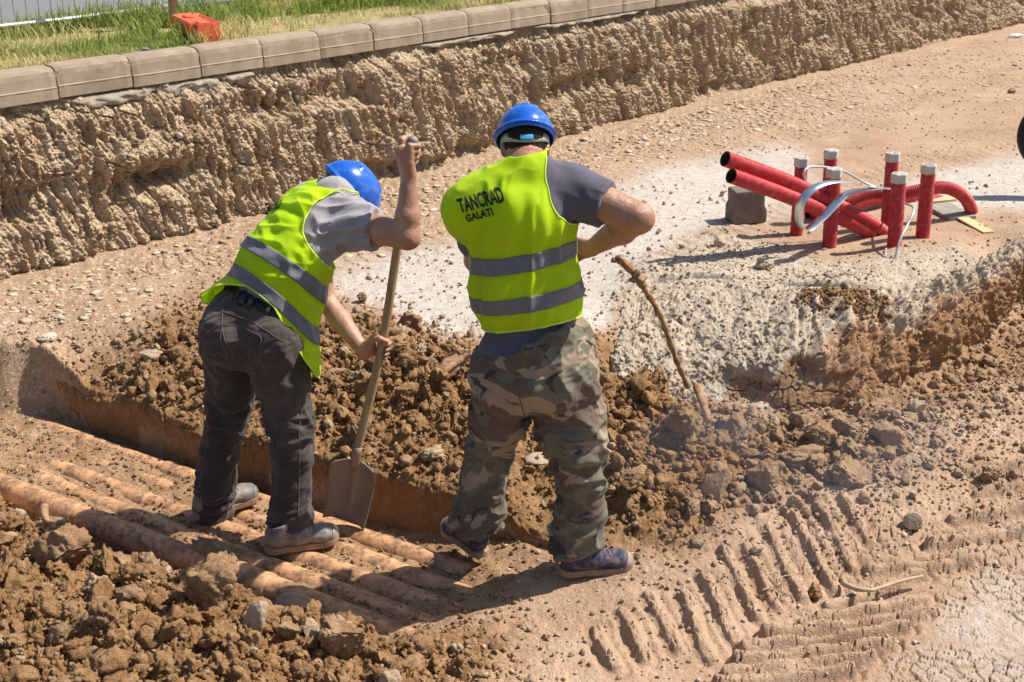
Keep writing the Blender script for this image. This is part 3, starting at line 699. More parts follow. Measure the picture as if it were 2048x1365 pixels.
one_clod('earth_clod', 425, 1128, -.09, .14, (1, .45, .5), (.1, -.12, -.45), (1, .35, 0), 22, 'long dark sod lying across the front pipe by the left boots', 'clod of earth', 5, .14, .3)
one_clod('earth_clod', 118, 1075, -.08, .12, (1, .5, .5), (.1, .1, -.2), (1, .3, 0), 23, 'dark sod at the left end of the front pipe', 'clod of earth', 5, .14, .3)
one_clod('earth_clod', 600, 1245, -.05, .10, (1, .6, .6), (.4, .3, -.5), (.6, .55, .1), 24, 'grey smooth lump of clay beside the lower end of the front pipe', 'clod of earth', 6, .065)
one_clod('earth_clod', 515, 1300, .10, .12, (.35, .5, 1), (.3, .25, .3), (.45, .1, .35), 25, 'upright pale clay slab in the spoil at the bottom edge', 'clod of earth', 6, .06, .5)
one_clod('earth_clod', 440, 1235, .10, .12, (1, .8, .8), (.3, .2, .3), B, 26, 'big crumbly clod right of centre in the near spoil heap', 'clod of earth', 8, .18)
one_clod('earth_clod', 130, 1150, .05, .12, (1, .8, .7), (.3, .2, 1.3), B, 27, 'big crumbly clod at the left in the near spoil heap', 'clod of earth', 8, .18)
one_clod('earth_clod', 690, 1330, .08, .11, (1, .8, .8), (.3, .2, 2), B, 28, 'crumbly clod at the bottom edge right of the pale slab', 'clod of earth', 8, .18)
one_clod('earth_clod', 305, 725, .22, .075, (1, .7, .4), (.1, .1, .2), (.5, .1, .3), 29, 'flat pale topped clod left of the bent man', 'clod of earth', 6, .08)
one_clod('earth_clod', 800, 740, .27, .10, (1, .6, .6), (.1, .1, .6), B, 30, 'clod beside the lower hand on the shovel shaft', 'clod of earth')
one_clod('earth_clod', 890, 760, .27, .14, (1, .4, .35), (.4, -.35, .6), B, 31, 'long tilted clod touching the left side of the camouflage trousers', 'clod of earth', 7, .1)
one_clod('earth_clod', 725, 610, .30, .035, (1, .9, .85), (0, 0, 0), (.9, .1, 0), 32, 'lone brown lump on the cement dust left of the shovel shaft', 'clod of earth', 4, .14)
one_clod('earth_clod', 1440, 492, .31, .055, (1, .8, .75), (0, 0, .4), (.3, .6, .2), 33, 'grey lump standing on the rim of the gravel mound', 'stone', 4, .1, .1)
one_clod('earth_clod', 1530, 545, .31, .075, (1, .6, .6), (0, 0, .4), (.1, .95, .1), 34, 'grey crest of grit on the gravel mound', 'stone', 4, .2, .4)
one_clod('earth_clod', 95, 690, .25, .05, (1, .9, .5), (0, 0, 0), (0, .8, .8), 35, 'whitish stone near the left edge', 'stone', 4, .14)
one_clod('earth_clod', 2022, 187, .3, .05, (1, .7, .6), (0, 0, 0), (.9, .3, 0), 36, 'small dark clod far off on the floor near the top right', 'clod of earth', 4, .14, .1, 3)
one_clod('earth_clod', 1320, 770, .24, .11, (1, .8, .8), (.2, 0, 1), (.95, 0, 0), 37, 'dark crumbly clod on top of the heap left of the bent root', 'clod of earth', 8, .18)
# crumbly cap of red soil on the mound
p0 = pz(1690, 605, .36)
n = 700; a = rng.uniform(0, 6.283, n); r_ = rng.random(n) ** .6
xy = np.stack([p0.x + .26 * r_ * np.cos(a), p0.y + .17 * r_ * np.sin(a)], -1)
scatter('crumbs_of_earth', xy, pw(n, .006, .022, 1.4), 2, sml_s, M_CLOD, lambda i: np.array([.95, 0, 0]), 'patch of reddish crumbs lying on the grey gravel mound', 'crumbs of earth', .2)

# ================================================================ ORANGE DUCT PIPES IN THE TRENCH
def pipe_material():
    t = NT('orange pipe plastic', .55, .4)
    c = t.ramp(t.noise(3, 4), [(.3, (.56, .235, .095)), (.7, (.68, .33, .155))])
    up = t.n('ShaderNodeNewGeometry').outputs['Normal']; sp = t.n('ShaderNodeSeparateXYZ'); t.L(up, sp.inputs[0])
    a = t.noise(9, 8, .72, dist=.4); b = t.noise(38, 6, .75)
    d = t.math('ADD', t.math('MULTIPLY', a, .7), t.math('MULTIPLY', b, .45))
    m1 = t.ramp(d, [(.50, 0.0), (.57, .4), (.63, 1.0)])
    dust = t.ramp(t.noise(5, 6, .7), [(.3, .35), (.7, .85)])
    c = t.mix(dust, c, (.57, .34, .185)); c = t.mix(m1, c, (.235, .135, .075))
    t.col(c); t.bump(t.math('MULTIPLY', d, 1.0), .6, .006); return t.m
M_PIPE = pipe_material()
def pipe(q, s0, s1, label, joints=(), z=-.105, r=.055):
    e = empty('duct_pipe', from_sq(s0, q, z - r), label, 'pipe', 'orange duct pipes laid side by side in the trench')
    cuts = [s0] + list(joints) + [s1]
    path = []; rad = []
    for s in np.arange(s0, s1 + .001, .03):
        path.append(from_sq(s, q + .006 * math.sin(s * 2.1 + q * 9), z + .006 * math.sin(s * 1.7 + q * 5))); rad.append(r)
    V, F = tube(path, rad, 28)
    mesh_np('pipe_body', V, F, M_PIPE, e)
    for j in joints:
        pr = [(-.085, r * 1.02), (-.08, r * 1.10), (-.055, r * 1.14), (-.035, r * 1.10), (-.03, r * 1.08), (.10, r * 1.08), (.115, r * 1.02)]
        P = [from_sq(j + a, q + .006 * math.sin((j + a) * 2.1 + q * 9), z + .006 * math.sin((j + a) * 1.7 + q * 5)) for a, _ in pr]
        V, F = tube(P, [b for _, b in pr], 28)
        mesh_np('pipe_socket', V, F, M_PIPE, e)
    return e
pipe(0.0, -2.55, .60, 'rear orange pipe of the row, running along the foot of the clay cut', (-1.52,))
pipe(.125, -2.75, .60, 'second orange pipe from the clay cut', (-.30,), -.112)
pipe(.25, -2.95, .60, 'third orange pipe from the clay cut, under both boots of the bent man', (-1.55,), -.108)
pipe(.372, -3.1, .60, 'fourth orange pipe, next to the front one', (-2.0,), -.110)
pipe(.49, -3.1, .35, 'front orange pipe of the row, its side exposed to the near spoil heap', (-1.72, -.62), -.103, .058)

# ================================================================ KERB
def kerb_material():
    t = NT('kerb concrete', .9, .2)
    c = t.ramp(t.noise(5, 7, .7), [(.3, (.29, .22, .155)), (.55, (.365, .285, .205)), (.75, (.44, .355, .27))])
    c = t.mix(t.ramp(t.noise(60, 3, .8), [(.4, 0.0), (.8, .5)]), c, (.25, .20, .155))
    c = t.mix(t.ramp(t.noise(2.2, 7, .75), [(.5, 0.0), (.68, .6)]), c, (.20, .145, .095))
    t.col(c); t.bump(t.noise(110, 5, .8), .6, .006); return t.m
M_KERB = kerb_material()
M_MORTAR = simple('dark joint mortar', (.16, .11, .075), .95, .1, var=.3, sc=40, bump=.6)
# profile (n outwards from the face, z): front face with a small ledge, rounded top edge
prof = [(-.13, 1.20), (0, 1.20), (0, 1.262), (.003, 1.268), (-.006, 1.274), (-.010, 1.335), (-.016, 1.362), (-.030, 1.379), (-.05, 1.386), (-.13, 1.390)]
s0k = GE[0] * pz(118, 197, 1.2).x + GE[1] * pz(118, 197, 1.2).y
rk = random.Random(3)
for k in range(-4, 17):
    a = s0k + k * .5045 + .006; b = a + .5045 - .012
    dz = rk.uniform(-.004, .004); dn = rk.uniform(-.004, .004); dn2 = dn + rk.uniform(-.004, .004)
    N = 14; V = []; F = []
    for i in range(N):
        t = i / (N - 1); s = a + (b - a) * t
        inset = .006 * (max(0, 1 - min(t, 1 - t) * 14)) ** 2
        for (n, z) in prof:
            jn = .0015 * math.sin(s * 37 + z * 90)
            V.append(wp(s, KN + n + dn + (dn2 - dn) * t - (inset if n > -.1 else 0) + jn, z + dz - (inset if z > 1.3 else 0)))
    m = len(prof)
    for i in range(N - 1):
        for j in range(m - 1): F.append((i * m + j, i * m + j + 1, (i + 1) * m + j + 1, (i + 1) * m + j))
        F.append((i * m + m - 1, i * m, (i + 1) * m, (i + 1) * m + m - 1))
    F.append(tuple(range(m - 1, -1, -1))); F.append(tuple((N - 1) * m + j for j in range(m)))
    o = mesh_np('kerb_stone', V, F, M_KERB)
    bm = bmesh.new(); bm.from_mesh(o.data); bmesh.ops.recalc_face_normals(bm, faces=bm.faces); bm.to_mesh(o.data); bm.free()
    o.data.polygons.foreach_set('use_smooth', np.zeros(len(o.data.polygons), bool))
    if k < -1 or k > 14: lab = 'grey brown concrete kerb block of the long row along the verge, top of the bank'
    else:
        nth = ['second', 'third', 'fourth', 'fifth', 'sixth', 'seventh', 'eighth', 'ninth', 'tenth', 'eleventh', 'twelfth', 'thirteenth', 'fourteenth', 'fifteenth', 'sixteenth'][k] if k >= 0 else 'first'
        lab = f'concrete kerb block on the bank, {nth} of the row counted from the left edge'
    tag(o, lab, 'kerb stone', 'kerb stones in a row along the verge')
V = []; F = []
for i, s in enumerate(np.linspace(-5, 20, 300)):
    for (n, z) in ((-.16, 1.19), (-.015, 1.195), (-.016, 1.352), (-.16, 1.372)): V.append(wp(s, KN + n, z))
for i in range(299):
    for j in range(3): F.append((i * 4 + j, i * 4 + j + 1, i * 4 + j + 5, i * 4 + j + 4))
tag(mesh_np('kerb_joint_mortar', V, F, M_MORTAR), 'dark crumbly mortar showing in the joints between the kerb stones', 'mortar')
# rough concrete bedding that spilled out under the kerb
def bedding(s0, s1, drop, out, seed):
    r = random.Random(seed); n = 40; m = 14; V = []
    for i in range(n):
        t = i / (n - 1); s = s0 + (s1 - s0) * t; e = min(1, 6 * min(t, 1 - t)) ** .5
        for j in range(m):
            a = j / (m - 1) * math.pi
            w = .8 + .35 * float(fb2(np.array([s * 9.]), np.array([j * .5 + seed]), 3, seed)[0])
            V.append(wp(s, KN - .09 + (out + .09) * math.sin(a) * e * w, 1.195 - drop * (.5 - .5 * math.cos(a)) * e * w))
    return np.array(V), quads(n, m)
M_BED = simple('rough bedding concrete', (.33, .27, .205), .95, .15, var=.25, sc=25, bump=.8, bd=.01)
for i, (x0, x1, dr, ou, lab) in enumerate([(20, 112, .07, -.03, 'thin ledge of bedding concrete under the leftmost kerb stones'), (120, 318, .085, .03, 'long broken lump of bedding concrete under the second kerb stone'), (312, 400, .08, .02, 'tapering lump of bedding concrete under the fourth kerb stone'), (372, 440, .12, .045, 'grey hanging knob of bedding concrete below the kerb'), (440, 512, .075, .02, 'squared block of bedding concrete under the fifth kerb stone'), (815, 1050, .05, .03, 'long pale strip of bedding concrete under the middle kerb stones'), (1060, 1300, .035, .03, 'far strip of bedding concrete under the kerb')]):
    a = pz(x0, 213 - .15 * x0, 1.2); b = pz(x1, 213 - .15 * x1, 1.2)
    V, F = bedding(GE[0] * a.x + GE[1] * a.y, GE[0] * b.x + GE[1] * b.y, dr * 1.35, ou + .02, 5 + i)
    tag(mesh_np('bedding_concrete', V, F, M_BED), lab, 'concrete lump')
# pebbles sticking out of the bank
rb = np.random.default_rng(5)
M_PEB = simple('river pebble', (.46, .38, .29), .8, .25, var=.25, sc=14, bump=.3)
pv = []; pf = []; o_ = 0
wallbvh = BVHTree.FromPolygons([tuple(v.co) for v in wall.data.vertices], [tuple(p.vertices) for p in wall.data.polygons])
for k in range(230):
    s = rb.uniform(-2, 16); z = 1.15 - abs(rb.normal()) * .22
    if z < .35: continue
    p = Vector(wp(s, KN + 1.5, z)); h = wallbvh.ray_cast(p, Vector((-GN[0], -GN[1], 0)))
    if h[0] is None: continue
    P, Fq = tin_s[k % 10] if False else mid_s[k % 14]
    r = rb.uniform(.012, .03); Pn = ICO[2][0] * np.array([1, .7, .75]) @ rot_m(rb).T * r
    pv.append(Pn + np.array(h[0] + Vector((GN[0], GN[1], 0)) * r * .2)); pf.append(ICO[2][1] + o_); o_ += len(Pn)
tag(mesh_np('pebbles_in_bank', np.concatenate(pv), np.concatenate(pf), M_PEB), 'rounded pale pebbles sticking out of the cut bank under the kerb', 'pebbles', None, 'stuff')

# ================================================================ GRASS VERGE, ROAD, FENCE
nb = 80000
s_ = rb.uniform(-4.5, 9, nb); n_ = KN - .16 - rb.random(nb) ** 1.0 * 2.0
X = GE[0] * s_ + GN[0] * n_; Y = GE[1] * s_ + GN[1] * n_
dens = fb2(s_ * 1.3, n_ * 2.0, 3, 111)
tall = sst(-.2, .5, fb2(s_ * .9 + 5, n_ * 1.3, 2, 112) + .35 * sst(.2, .9, KN - n_))
dry = np.clip(.75 + 2.4 * fb2(s_ * 1.1 + 9, n_ * 1.4, 3, 113) - .5 * tall, 0, 1)
_bx = pz(392, 60, 1.38); _px = pz(347, 30, 1.4)
clr = (np.hypot(X - _bx.x, Y - _bx.y) > .26) & (np.hypot(X - _px.x, Y - _px.y) > .16) & (np.hypot(X - _bx.x + .1, Y - _bx.y + .25) > .16)
k = clr & (rb.random(nb) < np.clip(.62 + dens * 2.2, .08, 1)) & (n_ > KN - 1.75 - .4 * dens)
s_, n_, X, Y, tall, dry = [v[k] for v in (s_, n_, X, Y, tall, dry)]
nb = len(s_); L = (.035 + .17 * tall * rb.random(nb) ** 1.5 + .04 * rb.random(nb)); az = rb.uniform(0, 6.283, nb); bend = rb.uniform(.2, 1.1, nb)
wd = rb.uniform(.002, .0045, nb) * (1 + .5 * tall)
gz_ = strip_z(X, Y)
V = np.zeros((nb, 7, 3)); dx = np.cos(az); dy = np.sin(az)
for i, (t, w) in enumerate(((0, 1), (.4, .9), (.75, .6), (1.0, 0))):
    h = L * t * (1 - .35 * bend * t); o2 = L * bend * t * t * .8
    cx_ = X + dx * o2; cy_ = Y + dy * o2
    if i < 3:
        V[:, 2 * i] = np.stack([cx_ - dy * wd * w, cy_ + dx * wd * w, gz_ + h], -1); V[:, 2 * i + 1] = np.stack([cx_ + dy * wd * w, cy_ - dx * wd * w, gz_ + h], -1)
    else: V[:, 6] = np.stack([cx_, cy_, gz_ + h], -1)
b = (np.arange(nb) * 7)[:, None]
F = np.concatenate([b + np.array([[0, 1, 3]]), b + np.array([[0, 3, 2]]), b + np.array([[2, 3, 5]]), b + np.array([[2, 5, 4]]), b + np.array([[4, 5, 6]])])
cg = np.zeros((nb, 7, 3)); cg[..., 0] = (dry * rb.uniform(.5, 1.2, nb))[:, None]; cg[..., 1] = rb.random(nb)[:, None]
t = NT('grass blades', .7, .25); r, g, b2, _ = t.attr('soil')
c = t.mix(g, (.15, .215, .04), (.34, .40, .09)); c = t.mix(r, c, (.66, .56, .28)); t.col(c)
tr = t.n('ShaderNodeBsdfTranslucent'); t.L(c, tr.inputs['Color']); ms = t.n('ShaderNodeMixShader'); ms.inputs[0].default_value = .4
t.L(t.b.outputs[0], ms.inputs[1]); t.L(tr.outputs[0], ms.inputs[2]); t.L(ms.outputs[0], t.out.inputs['Surface'])
M_GRASS = t.m
tag(mesh_np('grass', V.reshape(-1, 3), F, M_GRASS, cols={'soil': cg.reshape(-1, 3)}), 'green and straw coloured grass growing on the verge behind the kerb', 'grass', None, 'stuff')
# road beyond the verge
ta = NT('asphalt', .9, .25); ta.col(ta.ramp(ta.noise(20, 6, .7), [(.3, (.155, .15, .15)), (.7, (.215, .205, .20))])); ta.bump(ta.noise(200, 3, .7), .4, .003)
V = []; 
for s in (-10, 45):
    for n in (KN - 2.0, KN - 32): V.append(wp(s, n, ROADZ - .02))
tag(mesh_np('road', V, [(0, 1, 3, 2)], ta.m), kind='structure')
# stones lying on the verge edge
for i, (x, y, r, lab) in enumerate([(290, 97, .03, 'grey stone lying on the verge edge near the orange base'), (270, 103, .022, 'smaller grey stone left of the first on the verge edge')]):
    p = pz(x, y, 1.39); P, Fq = clod_shape(3, 60 + i, 5, .05, (1, .7, .5))
    tag(mesh_np('verge_stone', P * r + np.array([p.x, p.y, 1.375 + r * .3]), Fq, simple('grey stone', (.26, .25, .24), .8, .3)), lab, 'stone')

M_GALV = simple('galvanised steel', (.42, .43, .44), .45, .5, .6, .1, 40, dirt=(.3, .24, .17), dirt_amt=.35)
M_ORANGE = simple('orange plastic', (.70, .125, .045), .45, .45, 0, .10, 10, dirt=(.50, .22, .12), dirt_amt=.1, dsc=14)
M_RUST = simple('red painted tube', (.50, .24, .20), .6, .3, 0, .2, 10, dirt=(.4, .36, .33), dirt_amt=.6, dsc=8)
fe = empty('mesh_fence_panel', pz(2, 60, 1.42), 'galvanised wire mesh fence panel at the top left, standing in the grass', 'fence')
pA = pz(-260, 86, 1.45); pB = pz(345, 12, 1.45)
V, F = tube([pA, pA.lerp(pB, .3) + Vector((0, 0, .004)), pA.lerp(pB, .6) + Vector((0, 0, -.004)), pB], .019, 12); mesh_np('bottom_rail', V, F, M_GALV, fe)
parts = []
ln = (pB - pA).length
for i in range(int(ln / .098)):
    p = pA.lerp(pB, (i + .5) * .098 / ln); parts.append(tube([p + Vector((0, 0, .0)), p + Vector((0, 0, 1.9))], .0022, 5))
for h in (.25, .6, .95, 1.3, 1.65): parts.append(tube([pA + Vector((0, .004, h)), pB + Vector((0, .004, h))], .0022, 5))
V, F = merge(parts); mesh_np('wire_mesh', V, F, M_GALV, fe)
V, F = tube([pB + Vector((0, 0, -.09)), pB + Vector((0, 0, 1.9))], .021, 12); mesh_np('end_post', V, F, M_RUST, fe)
V, F = tube([pA + Vector((0, 0, 1.9)), pB + Vector((0, 0, 1.9))], .019, 12); mesh_np('top_rail', V, F, M_GALV, fe)
V, F = tube([pz(347, 44, 1.42), pz(347, 44, 1.42) + Vector((0, 0, 1.4))], .026, 12); mesh_np('base_post', V, F, M_RUST, fe)
fe2 = empty('mesh_fence_panel', pz(360, 22, 1.42), 'second wire fence panel whose bottom rail starts behind the orange base', 'fence')
qA = pz(352, 14, 1.46); qB = pz(760, -30, 1.46)
V, F = tube([qA, qB], .019, 12); mesh_np('bottom_rail', V, F, M_GALV, fe2)
V, F = tube([qA + Vector((0, 0, -.07)), qA + Vector((0, 0, 1.9))], .017, 12); mesh_np('end_post', V, F, M_RUST, fe2)
V, F = tube([qA + Vector((.18, .15, -.04)), qA + Vector((.06, .1, .6))], .010, 8); mesh_np('stay_rod', V, F, M_RUST, fe2)
# orange base block: chamfered, with recesses on top and a dark plate painted as tunnel shade
cB = pz(392, 66, 1.40); ax = (pz(445, 60, 1.4) - pz(345, 40, 1.4)).normalized()
an = math.atan2(pz(400, 84, 1.38).y - pz(325, 45, 1.38).y, pz(400, 84, 1.38).x - pz(325, 45, 1.38).x)
be = empty('fence_base', (cB.x, cB.y, 1.37), 'orange plastic block base of the fence standing at the verge edge', 'fence base', None, an)
bpy.context.view_layer.update()
bm = bmesh.new(); bmesh.ops.create_cube(bm, size=1)
for v in bm.verts: v.co = Vector((v.co.x * .62 * (1 - .05 * (v.co.z > 0)), v.co.y * .235 * (1 - .10 * (v.co.z > 0)), v.co.z * .13))
bmesh.ops.bevel(bm, geom=[e for e in bm.edges if abs(e.verts[0].co.z - e.verts[1].co.z) > .01], offset=.045, segments=2, affect='EDGES')
bmesh.ops.bevel(bm, geom=list(bm.edges), offset=.008, segments=2, affect='EDGES')
top = [f for f in bm.faces if f.normal.z > .95 and f.calc_area() > .03]
r = bmesh.ops.inset_region(bm, faces=top, thickness=.035); bmesh.ops.translate(bm, verts=list({v for f in top for v in f.verts}), vec=(0, 0, -.018))
Mb = Matrix.Translation((cB.x, cB.y, 1.37 + .066)) @ Matrix.Rotation(an, 4, 'Z')
bmesh.ops.transform(bm, matrix=Mb, verts=bm.verts); bm.verts.index_update()
V = [v.co.copy() for v in bm.verts]; F = [tuple(v.index for v in f.verts) for f in bm.faces]; bm.free()
mesh_np('base_body', V, F, M_ORANGE, be, smooth=False)
for i in (-1, 1):
    V, F = box((0, 0, 0), (.11, .06, .016), None, .006); V = [Mb @ (Vector(v) + Vector((i * .19, 0, .052))) for v in V]
    mesh_np('socket_block', V, F, M_ORANGE, be)
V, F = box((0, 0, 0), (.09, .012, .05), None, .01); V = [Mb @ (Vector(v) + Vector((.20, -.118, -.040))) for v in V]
mesh_np('foot_recess_shade', V, F, simple('painted hollow shade', (.05, .015, .01), .9), be)  # solid dark plate on the side, its colour standing for shade in a hollow
M_LITTER = simple('weathered plastic', (.55, .52, .46), .6, .3, var=.1)
p = pz(2030, 72, .33)
P, Fq = clod_shape(4, 91, 3, .25, (1, .35, .25)); tag(mesh_np('plastic_sheet', P * .13 + np.array(p), Fq, simple('white film', (.75, .74, .72), .5)), 'crumpled white plastic film at the foot of the far bank', 'litter')

# ================================================================ DUCT RISERS ON THE PAD
def corr_mat(name, c, c2):
    t = NT(name, .5, .4)
    cc = t.ramp(t.noise(12, 4), [(.3, c), (.7, c2)])
    cc = t.mix(t.ramp(t.noise(22, 6, .7), [(.5, 0.0), (.75, .55)]), cc, (.50, .28, .20)); t.col(cc); return t.m
M_RED = corr_mat('red corrugated plastic', (.43, .022, .028), (.52, .035, .04))
M_REDIN = simple('dark pipe inside', (.03, .008, .008), .8)
M_CAP = simple('grey plastic nut', (.50, .49, .44), .5, .4, 0, .08, 30, dirt=(.55, .40, .25), dirt_amt=.4, dsc=25)
def corrugated(path, r, pitch=.0125, depth=.005, n=20):
    P = [Vector(p) for p in path]; seg = [0]
    for a, b in zip(P, P[1:]): seg.append(seg[-1] + (b - a).length)
    tot = seg[-1]; k = int(tot / pitch); pts = []; rad = []
    def at(d):
        d = max(0, min(tot, d)); i = max(0, min(len(P) - 2, int(np.searchsorted(seg, d) - 1)))
        return P[i].lerp(P[i + 1], (d - seg[i]) / max(1e-6, seg[i + 1] - seg[i]))
    for i in range(k):
        for f, rr in ((.0, r - depth), (.18, r - depth), (.32, r), (.78, r), (.92, r - depth)):
            pts.append(at((i + f) * pitch)); rad.append(rr)
    return tube(pts, rad, n, cap=False)
risers = [(1593,468,1603,330,.041,'behind the steel strap, leftmost'), (1659,492,1668,352,.044,'nearest the loop of steel strap, second from the left'), (1652,440,1662,314,.042,'tall one standing behind the loop of strap'), (1774,455,1785,320,.042,'tall one at the middle rear of the pad'), (1788,502,1798,362,.044,'front one with thin grey wire at its foot'), (1845,480,1857,344,.044,'rightmost of the pad')]
for bx, by, tx, ty, r, lab in risers:
    b = pz(bx, by, .30); D2 = b.y; t_ = pd(tx, ty, D2)
    g = gz(b.x, b.y)
    e = empty('duct_riser', (b.x, b.y, g), 'upright red duct with grey cap, ' + lab, 'duct', 'upright red ducts with grey caps on the pad')
    V, F = corrugated([Vector((b.x, b.y, g - .05)), t_], r); mesh_np('corrugated_tube', V, F, M_RED, e)
    ax_ = (t_ - Vector((b.x, b.y, g))).normalized()
    V, F = tube([t_ - ax_ * .012, t_ - ax_ * .006, t_ + ax_ * .040, t_ + ax_ * .046, t_ + ax_ * .046, t_ + ax_ * .030, t_ + ax_ * .028], [r * 1.02, r * 1.16, r * 1.16, r * 1.08, r * .80, r * .78, .001], 6, cap=False)
    mesh_np('cap_nut', V, F, M_CAP, e, smooth=False)
def duct(pts, r, label):
    P = [pd(x, y, D) for x, y, D in pts]; P = smooth_path(P, 10)
    e = empty('corrugated_duct', P[-1], label, 'duct', 'red corrugated ducts lying on the pad')
    V, F = corrugated(P, r); mesh_np('corrugated_tube', V, F, M_RED, e)
    d = (P[1] - P[0]).normalized()
    V, F = tube([P[0] + d * .002, P[0] + d * .004, P[0] + d * .12], [r * 1.0, r * .84, r * .84], 20, cap=False); mesh_np('tube_mouth', V, F, corr_in, e)
    return e
corr_in = M_REDIN
duct([(1450,318,7.05),(1560,358,7.22),(1640,393,7.38),(1700,425,7.5),(1760,460,7.62),(1790,497,7.66)], .046, 'upper of the two long red ducts whose open end points up left')
duct([(1462,352,6.95),(1560,387,7.15),(1640,420,7.35),(1700,445,7.5),(1745,468,7.6)], .044, 'lower of the two long red ducts, propped above the grey stone')
duct([(1690,405,7.95),(1740,388,7.98),(1800,388,7.95),(1860,377,7.92),(1900,378,7.95),(1930,396,8.0),(1945,425,8.05)], .042, 'red duct arching over and down behind the rightmost riser')
duct([(1615,432,8.0),(1650,425,8.05),(1700,412,8.1),(1770,397,8.3),(1850,398,8.5),(1900,405,8.6)], .040, 'low red duct passing behind the risers')
# grey square stone
b = pz(1494, 450, .30); P, Fq = clod_shape(4, 71, 0, .03, (1, 1, 1), 1.2)
bx, F_ = box((0, 0, 0), (.24, .15, .235), Matrix.Rotation(.2, 4, 'Z') @ Matrix.Rotation(-.05, 4, 'Y'), .02, 3)
bm = bmesh.new(); vs = [bm.verts.new(v) for v in bx]
for f in F_:
    try: bm.faces.new([vs[i] for i in f])
    except ValueError: pass
bmesh.ops.subdivide_edges(bm, edges=bm.edges, cuts=5, use_grid_fill=True); bm.verts.index_update()
A = np.array([v.co[:] for v in bm.verts]); F_ = [tuple(v.index for v in f.verts) for f in bm.faces]; bm.free()
A = A * (1 + .05 * fb3(A * 9, 3, 4)[:, None]) * (1 - .12 * (A[:, 2:3] > 0) * np.array([1, 0, 0])); A += np.array([b.x, b.y + .08, .30 + .112])
tag(mesh_np('stone_block', A, F_, simple('rough grey stone', (.20, .165, .135), .9, .2, var=.25, sc=30, bump=.9, bd=.01)), 'rough grey square stone under the open ends of the red ducts', 'stone block')
# galvanised strap looping between the ducts
def strip(pts, w, th=.002, up=(0, 0, 1)):
    P = smooth_path(pts, 8); V = []; F = []
    for i, p in enumerate(P):
        t = (P[min(i + 1, len(P) - 1)] - P[max(0, i - 1)]).normalized(); u = Vector(up); wv = u - t * u.dot(t)
        wv = wv.normalized() if wv.length > .05 else Vector((0, 0, 1)); nn = t.cross(wv)
        for a, b in ((-1, -1), (1, -1), (1, 1), (-1, 1)): V.append(p + wv * (a * w / 2) + nn * (b * th / 2))
    for i in range(len(P) - 1):
        for k in range(4): F.append((i * 4 + k, i * 4 + (k + 1) % 4, i * 4 + 4 + (k + 1) % 4, i * 4 + 4 + k))
    F.append((3, 2, 1, 0)); n = len(P) * 4; F.append((n - 4, n - 3, n - 2, n - 1)); return V, F
M_ZINC = simple('zinc strap', (.62, .66, .70), .28, .5, .85, .06, 20)
Pst = [pd(1790,378,7.75), pd(1740,374,7.5), pd(1690,364,7.1), pd(1640,370,6.95), pd(1605,400,6.9), pd(1598,440,6.93), pd(1612,460,7.0), pd(1640,440,7.08), pd(1675,405,7.18), pd(1700,384,7.3), pd(1760,376,7.6)]
V, F = strip(Pst, .055, up=(.75, -.65, -.1)); tag(mesh_np('steel_strap', V, F, M_ZINC), 'shiny flat steel strap curled in a loop between the red ducts', 'strap')
M_WIRE = simple('grey wire', (.55, .56, .57), .4, .5, .5)
for pts, lab in (([(1612,368,7.3),(1608,345,7.3),(1622,334,7.35),(1660,336,7.5),(1690,344,7.55),(1730,366,7.6),(1765,382,7.6)], 'thin grey wire arching between the left red ducts'),
                 ([(1790,402,7.75),(1812,408,7.4),(1828,418,7.2),(1815,450,7.1),(1800,480,7.02),(1788,530,6.95)], 'bent grey wire running down past the front duct'),
                 ([(1772,498,7.2),(1768,532,6.95)], 'short wire end at the foot of the front duct')):
    P = smooth_path([pd(*p) for p in pts], 6); V, F = tube(P, .007, 8); tag(mesh_np('wire', V, F, M_WIRE), lab, 'wire')
# boards at the right
def slab(px, py, z, s, rz, mat, name, lab, cat, bev=.005):
    p = pz(px, py, z); V, F = box((0, 0, 0), s, Matrix.Rotation(rz, 4, 'Z') @ Matrix.Rotation(.03, 4, 'X'), bev)
    g = max(gz(p.x, p.y), z) ; V = [Vector(v) + Vector((p.x, p.y, g + s[2] / 2)) for v in V]
    return tag(mesh_np(name, V, F, mat, smooth=False), lab, cat)
slab(1900, 428, .305, (.20, .30, .025), .25, simple('grey board', (.27, .24, .20), .9, var=.2, sc=14, bump=.4), 'paving_slab', 'thin grey slab lying behind the rightmost red duct', 'slab')
slab(1948, 453, .30, (.085, .34, .012), .22, simple('pale wood', (.62, .44, .22), .8, var=.12, sc=6), 'wooden_board', 'pale wooden board end lying beside the grey slab', 'board')
slab(1885, 404, .325, (.20, .05, .02), .35, simple('pale wood offcut', (.60, .43, .22), .8, var=.12, sc=6), 'wooden_offcut', 'narrow wood offcut behind the grey slab', 'board')

# black tyre cut by the right edge
def torus(c, R, r, M, n=40, m=16):
    V = []; F = []
    for i in range(n):
        a = 6.28318 * i / n
        for j in range(m):
            b = 6.28318 * j / m; rr = R + r * math.copysign(abs(math.cos(b)) ** .6, math.cos(b)); V.append(M @ Vector((rr * math.cos(a), rr * math.sin(a), r * .8 * math.copysign(abs(math.sin(b)) ** .6, math.sin(b)))) + Vector(c))
    for i in range(n):
        for j in range(m): F.append((i * m + j, i * m + (j + 1) % m, ((i + 1) % n) * m + (j + 1) % m, ((i + 1) % n) * m + j))
    return V, F
c_ = pd(2110, 272, 8.6); c_.z = max(c_.z, .56)
V, F = torus(c_, .17, .085, Matrix.Rotation(1.35, 4, 'X') @ Matrix.Rotation(.0, 4, 'Y')); tag(mesh_np('rubber_tyre', V, F, simple('black rubber', (.018, .016, .016), .8, .3)), 'black rounded rubber tyre cut off by the right edge', 'tyre')

